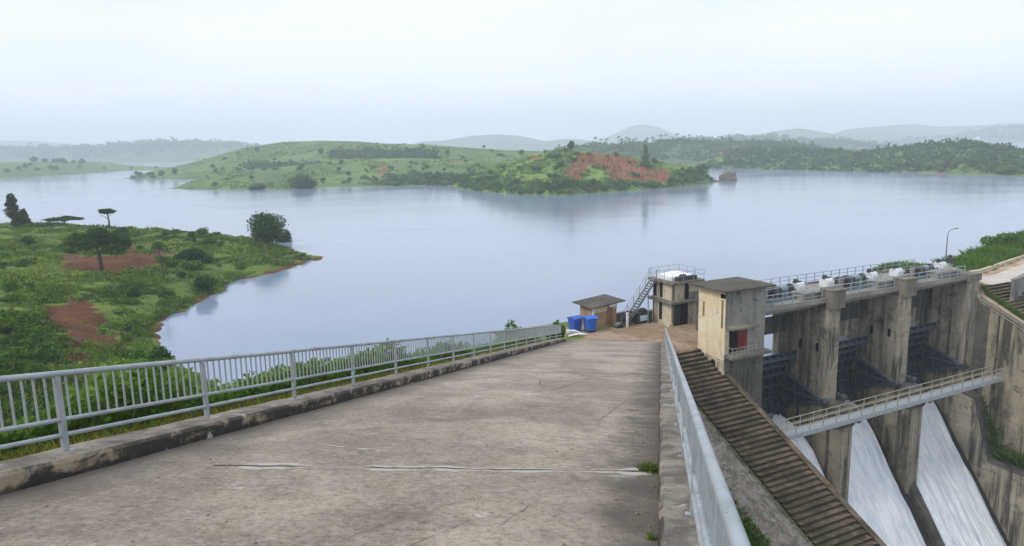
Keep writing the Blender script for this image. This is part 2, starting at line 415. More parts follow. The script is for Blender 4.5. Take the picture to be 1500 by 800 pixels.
M_MUD = plain('bank_mud', (.10, .075, .05), .9)

# ================================================================== SETTING
# ------------------------------------------------------------------ terrain of the near bank
def ramp_z(al): return SL*al - H0
cp = []
def P_y(px, py, y, dz=0): q = at_y(px, py, y); cp.append((q[0], q[1], q[2]+dz))
def P_z(px, py, z=WZ): q = at_z(px, py, z); cp.append((q[0], q[1], z))
for a in [(-60, 325, 185), (0, 331, 180), (100, 331, 175), (200, 339, 165), (300, 347, 160), (350, 353, 157), (400, 361, 152), (450, 373, 145)]: P_y(*a)
for a in [(475, 379), (440, 390), (400, 400), (330, 427), (280, 457), (240, 487), (230, 505), (236, 520)]: P_z(*a)
for a in [(100, 381, 118), (150, 402, 112), (230, 368, 131), (300, 385, 126), (380, 378, 134), (60, 360, 135), (0, 360, 138), (190, 375, 122), (150, 372, 128),
          (150, 460, 87), (125, 480, 80), (180, 520, 70), (200, 450, 92), (95, 410, 100), (240, 430, 100),
          (0, 400, 100), (50, 425, 90), (0, 470, 70), (50, 500, 66), (0, 540, 52), (100, 548, 58), (-100, 540, 50), (-120, 440, 85), (150, 545, 60)]: P_y(*a)
for px, py in [(475, 379), (400, 400), (330, 427), (280, 457), (240, 487)]:      # lake bed off the shore
    q = at_z(px, py, WZ); cp.append((q[0]+9, q[1]-7, WZ-2.5)); 
for px, y in [(-60, 225), (100, 222), (250, 210), (400, 190), (480, 165), (560, 150)]:
    q = at_y(px, 300, y); cp.append((q[0], q[1], WZ-2.5))
cp += [(-12, 90, WZ-3), (-20, 110, WZ-3), (-5, 140, WZ-4), (-30, 72, WZ-1.2), (-24, 60, WZ-.3), (-16, 66, WZ-2), (-40, 55, WZ+1.6), (-45, 40, WZ+3.5), (-60, 20, WZ+6), (-30, 35, WZ+3.2),
       (-25, 10, -10.5), (-60, -10, -9), (-120, 0, -11), (-130, 60, -14.5), (-200, 120, -15), (-220, 200, -17), (-20, 80, WZ-2), (0, 82, WZ-2.5), (20, 92, WZ-3), (0, 110, WZ-4), (30, 130, WZ-4), (40, 100, WZ-4)]
CP = np.array(cp); 
def _phi(r): return np.sqrt(r*r+4.0)
_D = np.sqrt(((CP[:, None, :2]-CP[None, :, :2])**2).sum(-1))
_A = np.block([[_phi(_D)+np.eye(len(CP))*-.6, np.ones((len(CP), 1))], [np.ones((1, len(CP))), np.zeros((1, 1))]])
_W = np.linalg.solve(_A, np.append(CP[:, 2], 0))
def bank_h(x, y):
    x = np.asarray(x, float); y = np.asarray(y, float)
    r = np.sqrt((x[..., None]-CP[:, 0])**2+(y[..., None]-CP[:, 1])**2)
    h = _phi(r)@_W[:-1]+_W[-1]
    al = x*HD[0]+y*HD[1]; la = x*LD[0]+y*LD[1]
    zr = SL*np.clip(al, -40, 65)-H0
    d = -la-8.35                                  # distance out from the left kerb
    emb = zr-.22-np.where(d > 2.2, (d-2.2)*.52, 0)-.02*np.clip(d, 0, 3)
    emb = np.where(al > 65, emb-(al-65)*.5, emb)
    emb = np.where(d < -.3, zr-.9, emb)
    k = 1.2
    m = np.maximum(h, emb)+np.log1p(np.exp(-np.abs(h-emb)/k*2))*k*.35
    m = np.where(d < .4, emb, m)
    # the flat yard at the foot of the ramp
    da = (x-DO[0])*DA[0]+(y-DO[1])*DA[1]; db = (x-DO[0])*DB[0]+(y-DO[1])*DB[1]
    inside = np.maximum.reduce([-11.5-da, da-4, -16.5-db, db+3.4])
    yard = YZ-.12-np.clip(inside, 0, 99)*.75
    return np.maximum(m, np.where((da > -30) & (db < 2), yard, -99))

def grid_terrain(name, xs, ys, hf, mat, soilf, jitter=.0, nz=(.35, .09), cut=None):
    X, Y = np.meshgrid(xs, ys); Z = hf(X, Y)
    n = np.array([[fbm(x, y, nz[1], 4) for x, y in zip(rx, ry)] for rx, ry in zip(X, Y)])
    n2 = np.array([[fbm(x, y, .38, 3, 4.0) for x, y in zip(rx, ry)] for rx, ry in zip(X, Y)])
    Z = Z+(n*nz[0]+.30*n2)*soilf['rough'](X, Y)
    V = np.stack([X, Y, Z], -1).reshape(-1, 3); nx, ny = len(xs), len(ys)
    i = np.arange(nx*ny).reshape(ny, nx)
    Fq = np.stack([i[:-1, :-1], i[:-1, 1:], i[1:, 1:], i[1:, :-1]], -1).reshape(-1, 4)
    if cut is not None:
        c = cut(V[Fq].mean(1)); Fq = Fq[~c]
    return np_mesh(name, V, Fq, mat, attrs={'soil': soilf['soil'](V)}, smooth=True)

def in_poly(px, py, poly):
    r = np.zeros(px.shape, bool); j = len(poly)-1
    for i in range(len(poly)):
        xi, yi = poly[i]; xj, yj = poly[j]
        c = ((yi > py) != (yj > py)) & (px < (xj-xi)*(py-yi)/(yj-yi+1e-9)+xi); r ^= c; j = i
    return r
BANK_SOIL = [[(78, 378), (110, 372), (150, 374), (195, 366), (232, 376), (225, 388), (190, 398), (150, 402), (105, 404)],
             [(215, 366), (262, 366), (258, 376), (230, 378)],
             [(72, 448), (120, 438), (152, 452), (160, 495), (140, 512), (100, 505), (70, 480)],
             [(90, 505), (130, 512), (140, 535), (95, 540)], [(0, 398), (12, 396), (10, 424), (0, 430)], [(150, 500), (200, 470), (190, 530), (150, 545)]]
SHORE = [(475, 382), (440, 393), (400, 404), (330, 432), (283, 462), (246, 490), (233, 508)]
def bank_soil(V):
    px, py = project(V); s = np.zeros(len(V))
    jx = np.array([mn.fractal(Vector((a*.05, b*.09, 1)), 1, 2, 5) for a, b in zip(px, py)]); jy = np.array([mn.fractal(Vector((a*.05, b*.09, 9)), 1, 2, 5) for a, b in zip(px, py)])
    for k, pl in enumerate(BANK_SOIL): s[in_poly(px+jx*20, py+jy*13, pl) & (V[:, 1] > 20)] = (1, .8, 1, .9, .6, .62)[k]
    s[(V[:, 2] < WZ+.32)] = .62
    la = V[:, 0]*LD[0]+V[:, 1]*LD[1]; al = V[:, 0]*HD[0]+V[:, 1]*HD[1]
    s[(la < -14) & (la > -22) & (al > 10) & (al < 22)] = .45
    s[(la > -11) & (al < 64)] = np.maximum(s[(la > -11) & (al < 64)], .30)
    return s
xs = np.concatenate([np.arange(-260, -120, 4.0), np.arange(-120, -25, 1.3), np.arange(-25, 12, .9)])
ys = np.concatenate([np.arange(-45, 0, 3.0), np.arange(0, 90, .9), np.arange(90, 240, 1.6)])
def rough(X, Y):
    la = X*LD[0]+Y*LD[1]; al = X*HD[0]+Y*HD[1]
    return np.clip((-la-9.5)/6, 0, 1)*1.6*np.clip((bank_h(X, Y)-WZ+.6)/1.2, 0.05, 1)
def bank_cut(c):
    da = (c[:, 0]-DO[0])*DA[0]+(c[:, 1]-DO[1])*DA[1]; db = (c[:, 0]-DO[0])*DB[0]+(c[:, 1]-DO[1])*DB[1]
    la = c[:, 0]*LD[0]+c[:, 1]*LD[1]; al = c[:, 0]*HD[0]+c[:, 1]*HD[1]
    return (da > 3.6) | ((db > -3.4) & (da > -9) & (la > -1)) | ((la > -7.4) & (al < 60))
bank = grid_terrain('hillside', xs, ys, bank_h, M_BANK, {'soil': bank_soil, 'rough': rough}, nz=(.55, .11), cut=bank_cut)
tag(bank, kind='structure')

# ------------------------------------------------------------------ distant land, each hill a solid of its own
def lerp(tab, x):
    t = np.array(tab, float); return np.interp(x, t[:, 0], t[:, 1])
def hill(name, x0, x1, n, shore, crest, depth, mat, soil=(), shape=.75, rough_=1.0, fs=.02, rows=22, shoreY=None, seed=1.0, back=1.2, gully=0):
    """shore: pixel line of the water's edge (or shoreY: table of distances); crest: pixel skyline; depth: metres from shore to crest"""
    cols = np.linspace(x0, x1, n); V = []; tot = rows+8
    for px in cols:
        if shoreY is not None:
            q = at_y(px, 300, lerp(shoreY, px)); S = np.array([q[0], q[1]])
        else:
            q = at_z(px, lerp(shore, px), WZ); S = q[:2]
        dp = lerp(depth, px) if not isinstance(depth, (int, float)) else depth
        dr = S/np.linalg.norm(S)
        Cq = S+dr*dp; cy = lerp(crest, px)
        d = ray(px, cy); tt = np.hypot(*Cq)/np.hypot(d[0], d[1]); ef = min(1, (px-x0)/(.06*(x1-x0))+.02, (x1-px)/(.06*(x1-x0))+.02); cz = max(WZ+(d[2]*tt-WZ)*ef*(2-ef), WZ+.2)
        edge = min(1, (cz-WZ)/3)
        for r in range(tot):
            if r == 0: p = S-dr*2; z = WZ-1.5
            elif r <= rows:
                v = (r-1)/(rows-1); p = S+dr*dp*v
                z = WZ-.2+(cz-WZ+.2)*v**shape
                e = math.sin(math.pi*min(1, v*1.0))
                z += rough_*edge*(fbm(p[0], p[1], fs, 5, seed)*e+.25*fbm(p[0], p[1], fs*5, 3, seed)*(.3+e)*.6)
            else:
                v = (r-rows)/(tot-1-rows); p = S+dr*dp*(1+v*back); z = cz-(cz-WZ+2)*v**1.6
            V.append((p[0], p[1], z))
    V = np.array(V); i = np.arange(n*tot).reshape(n, tot)
    Fq = np.stack([i[:-1, :-1], i[1:, :-1], i[1:, 1:], i[:-1, 1:]], -1).reshape(-1, 4)
    px, py = project(V); s = np.zeros(len(V))
    vis = np.tile(np.arange(tot) <= rows, n)
    for pl, val in soil: s[in_poly(px, py, pl) & vis] = val
    if gully:
        for q in np.nonzero(s > .7)[0]:
            V[q, 2] -= gully*max(0, .5-abs(mn.fractal(Vector((px[q]*.22, py[q]*.05, 3.0)), 1, 2, 4)))*1.6*s[q]
    s[np.tile(np.arange(tot) <= 1, n)] = .55
    o = np_mesh(name, V, Fq, mat, attrs={'soil': s}, smooth=True); tag(o, kind='structure')
    return o

ISL_SH = [(660, 272), (672, 276), (700, 280), (760, 285), (830, 286), (900, 281), (980, 275), (1030, 270), (1050, 266)]
ISL_CR = [(660, 272), (672, 264), (700, 257), (740, 244), (780, 230), (812, 222), (835, 219), (860, 221), (890, 224), (930, 231), (970, 238), (1000, 242), (1025, 247), (1042, 256), (1050, 266)]
isl_soil = [([(826, 250), (838, 232), (852, 222), (880, 222), (930, 232), (945, 250), (930, 262), (900, 262), (880, 244), (862, 240), (850, 266), (835, 262)], .95),
            ([(885, 236), (945, 240), (975, 255), (975, 266), (940, 270), (900, 268)], .9), ([(955, 245), (975, 246), (990, 262), (965, 262)], .8),
            ([(760, 228), (790, 226), (790, 232), (765, 236)], .7), ([(805, 276), (835, 276), (835, 282), (805, 282)], .8)]
island = hill('island', 660, 1050, 240, ISL_SH, ISL_CR, [(660, 4), (700, 22), (760, 40), (840, 55), (950, 45), (1020, 22), (1050, 4)], M_ISLE, isl_soil, .72, 2.2, .05, 48, gully=2.2)
HA_CR = [(246, 277), (270, 269), (300, 259), (350, 251), (420, 244), (500, 237), (560, 232), (620, 232), (700, 236), (760, 238), (840, 240), (930, 246), (1000, 262)]
headA = hill('hill', 246, 1000, 200, [(246, 277), (330, 278), (420, 278), (480, 274), (560, 273), (640, 272), (700, 274), (800, 276), (1000, 272)], HA_CR,
             [(246, 6), (300, 60), (420, 130), (700, 130), (1000, 60)], M_HILL, [([(545, 246), (568, 243), (570, 256), (556, 260)], .6), ([(640, 232), (700, 230), (700, 237), (650, 238)], .5)], .8, 2.0, .02, 26, seed=3)
HB_CR = [(178, 262), (200, 256), (240, 248), (300, 234), (360, 217), (420, 208), (470, 206), (520, 207), (560, 210), (620, 212), (680, 216), (740, 220), (800, 222), (900, 228), (960, 245)]
headB = hill('hill', 178, 960, 160, [(178, 262.5), (260, 263), (400, 262), (960, 260)], HB_CR, [(178, 8), (300, 120), (450, 200), (960, 120)], M_HILL, [], .85, 4, .010, 24, seed=5)
CC_CR = [(-420, 250), (-160, 240), (0, 238), (80, 236), (150, 237), (200, 243), (300, 248), (420, 252)]
leftC = hill('hill', -420, 420, 150, [(-420, 275), (-160, 263), (0, 261.5), (100, 256), (180, 250.5), (230, 250), (420, 252.5)], CC_CR, 140, M_HILL, [], .8, 2, .012, 18, seed=7)
D_CR = [(-500, 222), (-200, 214), (0, 216), (90, 218), (140, 214), (200, 211), (240, 207), (300, 209), (340, 210), (380, 214), (450, 221), (560, 232)]
leftD = hill('mountain', -500, 560, 150, None, D_CR, 300, M_HILLF, [], .9, 10, .005, 18, shoreY=[(-500, 1750), (560, 1900)], seed=9)
E_CR = [(-250, 203), (0, 206), (60, 206), (110, 210), (160, 214), (240, 220), (340, 228)]
leftE = hill('mountain', -250, 340, 80, None, E_CR, 500, M_HILLF, [], .9, 16, .003, 14, shoreY=[(-250, 3200), (340, 3200)], seed=11)
F_CR = [(590, 215), (620, 208), (660, 205), (690, 199), (730, 197), (765, 199), (800, 207), (830, 203), (870, 206), (930, 214), (980, 222)]
midF = hill('mountain', 590, 980, 90, None, F_CR, 500, M_HILLF, [], .9, 14, .003, 14, shoreY=[(590, 2600), (980, 2600)], seed=13)
G_CR = [(840, 215), (870, 208), (905, 194), (922, 185), (940, 182), (962, 186), (985, 196), (1010, 204), (1060, 212)]
midG = hill('mountain', 840, 1060, 80, None, G_CR, 700, M_HILLF, [], .95, 20, .002, 14, shoreY=[(840, 3400), (1060, 3400)], seed=15)
H_CR = [(760, 236), (800, 224), (840, 217), (880, 212), (940, 210), (1000, 208), (1060, 208), (1120, 210), (1180, 214), (1300, 222)]
ridgeH = hill('hill', 760, 1300, 120, None, H_CR, 200, M_HILLF, [([(1048, 214), (1082, 214), (1084, 234), (1060, 236), (1050, 230)], .9)], .85, 5, .008, 20, shoreY=[(760, 700), (1300, 700)], seed=17)
I_CR = [(960, 212), (1000, 205), (1060, 201), (1130, 200), (1180, 204), (1220, 206), (1270, 211), (1330, 219), (1400, 226)]
ridgeI = hill('hill', 960, 1400, 100, None, I_CR, 300, M_HILLF, [], .9, 8, .006, 18, shoreY=[(960, 1500), (1400, 1500)], seed=19)
J_SH = [(1020, 246.5), (1100, 247), (1200, 250), (1300, 252), (1400, 255), (1500, 259), (1640, 264), (2100, 268)]
J_CR = [(1020, 226), (1100, 220), (1180, 222), (1230, 225), (1300, 221), (1370, 214), (1420, 211), (1455, 216), (1500, 224), (1640, 222), (1800, 214), (2000, 226), (2100, 262)]
rightJ = hill('hill', 1020, 2100, 240, J_SH, J_CR, [(1020, 90), (1300, 130), (1640, 110), (2100, 60)], M_HILL, [([(1370, 244), (1384, 243), (1384, 254), (1370, 254)], .9)], .8, 3.5, .02, 24, seed=21)
K_CR = [(1060, 208), (1105, 197), (1140, 191), (1165, 188), (1190, 192), (1230, 199), (1300, 206), (1380, 214)]
farK = hill('mountain', 1060, 1380, 90, None, K_CR, 500, M_HILLF, [], .95, 14, .003, 14, shoreY=[(1060, 2600), (1380, 2600)], seed=23)
L_CR = [(1180, 200), (1230, 190), (1280, 185), (1330, 182), (1370, 186), (1420, 184), (1470, 181), (1560, 181), (1680, 186), (1900, 184), (2200, 196)]
farL = hill('mountain', 1180, 2200, 170, None, L_CR, 600, M_HILLF, [], .95, 16, .003, 14, shoreY=[(1180, 3000), (2200, 3000)], seed=25)
N_CR = [(1260, 214), (1330, 206), (1380, 201), (1430, 192), (1470, 188), (1520, 186), (1680, 190), (2100, 198)]
farN = hill('mountain', 1260, 2100, 150, None, N_CR, 400, M_HILLF, [], .95, 12, .004, 14, shoreY=[(1260, 2300), (2100, 2300)], seed=27)

# ------------------------------------------------------------------ reservoir
def water():
    far = 5200
    mb = MB()
    p = [dam(-60, -3.9, 0), dam(34, -3.9, 0), dam(34, -11, 0), dam(130, -30, 0)]
    pts = [(-far, -400), (-120, -200), (p[0].x, p[0].y), (p[1].x, p[1].y), (p[2].x, p[2].y), (p[3].x, p[3].y), (far, 300), (far, far), (-far, far)]
    mb.add([(x, y, WZ) for x, y in pts], [tuple(range(len(pts)))])
    o = mb.build('water', M_WATER, normals=False); tag(o, kind='structure')
water()

# ------------------------------------------------------------------ ramp road, kerbs, yard
def ramp_xf(la, al, z): return (la, al, z+SL*al)
RL = (0, 0, -H0)
mb = MB(ramp_xf)
als = np.linspace(-12, 62.2, 120)
mb.sheet([[(x, a, 0) for x in np.linspace(-7.75, .05, 12)] for a in als])
mb.box(-7.7, .0, -12, 62, -1.4, -.06)
road = mb.build('road', M_ROAD, loc=RL, rz=RAMP_ROT, normals=False); tag(road, kind='structure')
M_CRACK = plain('crack_filler', (.026, .026, .026), .95, 0, (.08, .075, .07), 3, .6); M_MORTAR = plain('mortar', (.38, .35, .305), .9, 0, (.20, .172, .142), 3.5, 1.0)
def strip_line(name, p0, p1, w0, mat, z, n=90, wob=.05, seed=0, gap=0.0):
    m = MB(ramp_xf); rows = []
    for i in range(n+1):
        t = i/n; x = p0[0]+(p1[0]-p0[0])*t; y = p0[1]+(p1[1]-p0[1])*t
        y += wob*(fbm(x*1.0, seed, .9, 4, seed)+.5*fbm(x, seed, 4, 3, seed+5))
        wv = w0*max(.35, .7+1.1*fbm(x, seed+9, 1.4, 4, seed))
        if gap and fbm(x, 3.3, .7, 3, seed+2) > gap: wv = 0
        rows.append([(x, y-wv/2, z), (x, y+wv/2, z)])
    m.sheet(rows); return m.build(name, mat, road, normals=False)
strip_line('mortar_patch', (-5.9, 8.85), (-.1, 10.3), .40, M_MORTAR, .004, seed=2, wob=.055)
strip_line('joint_crack', (-6.3, 8.75), (0, 10.35), .06, M_CRACK, .008, seed=2, wob=.055)
strip_line('joint_crack', (-7.4, 26.0), (0, 28.2), .09, M_CRACK, .008, seed=6, wob=.2, gap=.0)
strip_line('mortar_patch', (-7.0, 45.0), (0, 46.2), .25, M_MORTAR, .004, seed=8, wob=.2)

def crack(pts, w, seed):
    m = MB(ramp_xf); rows = []
    for (x0, y0), (x1, y1) in zip(pts[:-1], pts[1:]):
        for t in np.linspace(0, 1, 14):
            x = x0+(x1-x0)*t+.035*fbm(y0+(y1-y0)*t, x0, 2.2, 4, seed); y = y0+(y1-y0)*t; ww = .5*w*max(.1, .6+1.2*fbm(y, x0, 3, 3, seed))
            rows.append([(x-ww/2, y, .009), (x+ww/2, y, .009)])
    m.sheet(rows); m.build('crack', M_CRACK, road, normals=False)
crack([(-3.1, 6.2), (-2.7, 7.4), (-2.2, 8.1)], .022, 1); crack([(-2.45, 6.0), (-2.05, 7.2)], .02, 2); crack([(-1.7, 7.0), (-1.45, 8.4)], .016, 3)
crack([(-3.2, 20.5), (-2.6, 24.0), (-2.5, 26.8)], .045, 4); crack([(-5.6, 12.0), (-5.1, 13.6)], .025, 5); crack([(-1.3, 15.0), (-.9, 19.0)], .03, 6)
def gravel():
    m = MB(ramp_xf)
    for _ in range(420):
        al = 4+50*random.random()**2; la = -abs(random.gauss(0, .35))-.03 if random.random() < .75 else random.uniform(-7.4, -.2); r = random.uniform(.006, .022)
        a = random.uniform(0, 3); c_, s_ = math.cos(a)*r, math.sin(a)*r*1.6
        m.add([(la-c_, al-s_, .005), (la+s_, al-c_, .005), (la+c_, al+s_, .005), (la-s_, al+c_, .005), (la, al, .005+r)], [(0, 1, 4), (1, 2, 4), (2, 3, 4), (3, 0, 4)])
    o = m.build('gravel', plain('loose_grit', (.20, .14, .095), .95, 0, (.07, .055, .04), 30, .9), loc=RL, rz=RAMP_ROT); tag(o, 'loose grit and dry leaves lying along the ramp', 'gravel', kind='stuff')
gravel()

def kerb(name, l0, l1, a0, a1, seed):
    m = MB(ramp_xf); rows = []
    for a in np.arange(a0, a1+.01, .35):
        j = lambda k: .025*fbm(a, k*7.7, .9, 4, seed)
        t = .26+.02*fbm(a, 1, .5, 3, seed)
        sg = 1
        rows.append([(l0+j(1), a, -.35), (l0+j(1), a, .06), (l0+.02+j(2), a, t-.04+j(3)), (l0+.06+j(2), a, t+j(4)*.6), ((l0+l1)/2, a, t+.01+j(5)*.5), (l1-.06+j(6), a, t), (l1-.02+j(6), a, t-.05), (l1+j(6), a, -.9)])
    m.sheet(rows); n = len(rows[0])
    m.add(rows[0], [tuple(range(n))]); m.add(rows[-1], [tuple(range(n))])
    o = m.build(name, M_KERB, loc=RL, rz=RAMP_ROT, smooth=False); tag(o, kind='structure'); return o
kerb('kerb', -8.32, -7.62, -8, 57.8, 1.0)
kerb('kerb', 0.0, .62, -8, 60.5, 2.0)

def yard():
    m = MB(); V = []; S = []
    aa = np.arange(-13, 7.2, .5); bb = np.arange(-17.5, -2.8, .5); rows = []
    X = []; 
    for b in bb:
        for a in aa:
            p = dam(a, b, 0); V.append((p.x, p.y, YZ+.03*fbm(a, b, .5)))
            al = p.x*HD[0]+p.y*HD[1]; la = p.x*LD[0]+p.y*LD[1]
            s = 1.0
            s -= max(0, (-9.5-a)/3)*.9; s -= max(0, (-14.3-b)/2)*.9
            if la < -7 and al < 66: s = .25
            if -4.5 < a < 3.2 and -13.9 < b < -12.6: s = .45
            S.append(s)
            # dirt rides up over the end of the ramp
            zr = SL*al-H0
            if -8.3 < la < .8 and al < 65.2: V[-1] = (p.x, p.y, zr+.02 if al > 61.3 else zr-.35)
    V = np.array(V); i = np.arange(len(V)).reshape(len(bb), len(aa))
    Fq = np.stack([i[:-1, :-1], i[:-1, 1:], i[1:, 1:], i[1:, :-1]], -1).reshape(-1, 4)
    c = V[Fq].mean(1); al = c[:, 0]*HD[0]+c[:, 1]*HD[1]
    ca = (c[:, 0]-DO[0])*DA[0]+(c[:, 1]-DO[1])*DA[1]; cb = (c[:, 0]-DO[0])*DB[0]+(c[:, 1]-DO[1])*DB[1]
    o = np_mesh('dirt_yard', V, Fq[~((al < 60.5) | ((ca > 4.05) & (cb > -8.1)))], M_DIRT, attrs={'soil': np.array(S)}, smooth=True); tag(o, kind='structure')
yard()

# retaining side under the ramp and the slope between ramp and stairs
def stair_z(b): return -.525*(b+3.25)
def side_slope():
    rows = []; V = []; S = []
    bs = np.arange(-3.2, 60, .8); ts = np.linspace(0, 1, 16)
    for b in bs:
        q = dam(-8.0, b, 0); zl = YZ+stair_z(b)-.25
        # matching point on the ramp edge straight across
        al = q.x*HD[0]+q.y*HD[1]; al = min(al, 60.5)
        e = HD*al+LD*.62; ze = SL*al-H0-.55
        for t in ts:
            x = q.x+(e[0]-q.x)*t; y = q.y+(e[1]-q.y)*t; z = zl+(ze-zl)*t**4+.25*fbm(x, y, .3)*math.sin(math.pi*t)
            V.append((x, y, z)); S.append(.15)
    V = np.array(V); i = np.arange(len(V)).reshape(len(bs), len(ts))
    Fq = np.stack([i[:-1, :-1], i[:-1, 1:], i[1:, 1:], i[1:, :-1]], -1).reshape(-1, 4)
    o = np_mesh('hillside', V, Fq, M_BANK, attrs={'soil': np.array(S)}, smooth=True); tag(o, kind='structure')
side_slope()
def apron():
    m = MB(lambda a, b, z: tuple(dam(a, b, z)))
    rows = [[(a, b, stair_z(b)+.02+.02*fbm(a, b, .7)+(.0)) for a in (-8.2, -7.7, -7.2, -6.7, -6.1, -5.5, -5.0, -4.56)] for b in np.arange(-2.6, 40, .7)]
    m.sheet(rows); m2 = [[(-4.56, b, stair_z(b)+.02), (-4.56, b, stair_z(b)-1)] for b in np.arange(-2.6, 40, .7)]
    m.sheet(m2)
    o = m.build('paved_apron', M_KERB, normals=False); tag(o, kind='structure')
    m = MB(lambda a, b, z: tuple(dam(a, b, z)))
apron()

# river bed below the spillway, and the right bank
def river():
    m = MB(); pts = [dam(-30, 12, 0), dam(90, 12, 0), dam(220, 300, 0), dam(-200, 300, 0)]
    m.add([(p.x, p.y, -52) for p in pts], [(0, 1, 2, 3)])
    o = m.build('riverbed', M_MUD, normals=False); tag(o, kind='structure')
river()
def right_h(a, b):
    top = np.where(a < 38, 2.0+np.clip((38-a)/3, 0, 1)*1.1, 2.0)
    z = np.where(b > .3, 1.55-.5*b+np.clip((a-41)*.25, 0, 3), top)
    z = np.where((b > -.7) & (b <= .3), 1.55+(top-1.55)*np.clip((.3-b)/1.0, 0, 1), z)
    z = z-np.where((a > 36.2) & (a < 41.3) & (b > -.8), .75, 0)
    back = -4.65-np.clip(a-43.8, 0, 200)*.22
    d = back-b
    z = np.where(d > 0, top+.1+np.clip(a-46, 0, 30)*.03-np.clip(d-5, 0, 99)*.45, z)
    return z
def right_bank():
    aa = np.concatenate([[35.02, 35.4, 35.75], np.arange(36.0, 60, .6), np.arange(60, 190, 4)]); bb = np.concatenate([np.arange(-70, -14, 3), np.arange(-14, 30, .6), np.arange(30, 110, 5)])
    A_, B_ = np.meshgrid(aa, bb); Z = right_h(A_, B_)
    V = []; S = []
    for a, b, z in zip(A_.ravel(), B_.ravel(), Z.ravel()):
        back = -4.65-max(0, a-43.8)*.22
        rd = back < b < .6
        z += (0.05 if rd else .25)*fbm(a, b, .4)
        if a < 35.8 and b > -1.2: z = .78-.47*max(b, 0) if b > 0 else max(z-.9, .8)
        p = dam(a, b, z); V.append(p)
        s = 1.0 if rd else 0.1
        if .3 <= b < 30 and a < 41.8: s = .75
        if b > .6 and a > 42: s = .15
        S.append(s)
    V = np.array(V); i = np.arange(len(V)).reshape(A_.shape)
    Fq = np.stack([i[:-1, :-1], i[:-1, 1:], i[1:, 1:], i[1:, :-1]], -1).reshape(-1, 4)
    o = np_mesh('hillside', V, Fq, M_DIRT2, attrs={'soil': np.array(S)}, smooth=True); tag(o, kind='structure')
def dirt2():
    t = NT('right_bank_ground'); p = t.pos(); n1 = t.noise(p, .25, 6, .6, .5); n2 = t.noise(p, 1.3, 6, .65); n3 = t.noise(p, 8, 4, .7)
    c = t.mix(t.ramp(n1, .4, .6), (.36, .24, .145), (.46, .40, .32)); c = t.mix(t.ramp(n2, .48, .68, 0, .6), c, (.24, .16, .10)); c = t.mix(t.ramp(n3, .5, .75, 0, .3), c, (.52, .48, .42))
    g = t.mix(t.ramp(n2, .4, .6), (.10, .17, .035), (.055, .105, .025))
    f = t.ramp(t.math('ADD', t.attr('soil'), t.math('MULTIPLY', t.math('SUBTRACT', n2, .5), .9)), .35, .6)
    t.bump(n2, .4, .1); return t.done(t.mix(f, g, c), .95, 0, .1)
M_DIRT2 = dirt2(); right_bank()
def paved_road():
    m = MB(lambda a, b, z: tuple(dam(a, b, z)))
    rows = []
    for a in np.arange(38.0, 110, 1.0):
        back = -4.65-max(0, a-43.8)*.22
        rows.append([(a, back+1.1+.15*fbm(a, 1, .6), 2.06), (a, back+2.5, 2.075), (a, min(-.4, back+4.6+.3*fbm(a, 5, .5)), 2.06)])
    m.sheet(rows); o = m.build('road', plain('pale_road', (.47, .44, .40), .9, 0, (.36, .30, .24), .8, .7), normals=False); tag(o, kind='structure')
paved_road()

# ================================================================== SPILLWAY
def dthing(name, a, b, z, label, cat, group=None):
    t = empty(name, dam(a, b, z), DROT, label, cat, group)
    t['_base'] = 0; del t['_base']
    return t, (lambda x, y, w, a=a, b=b, z=z: (x-a, -(y-b), w-z))

PIERS = [(12.35, 14.0), (22.5, 24.15)]
CH = [(-9.5, -9.6), (-6, -9.4), (-4.6, -9.5), (-3.2, -10.2), (-1.1, -12.5), (.76, -15.3), (3, -18.4), (5, -21.4), (8, -25.6), (12, -29.6), (18, -32.5), (30, -34)]
def ch_z(b): return float(np.interp(b, [c[0] for c in CH], [c[1] for c in CH]))
BAYS = [(4.5, 12.35), (14.0, 22.5), (24.15, 33.45)]

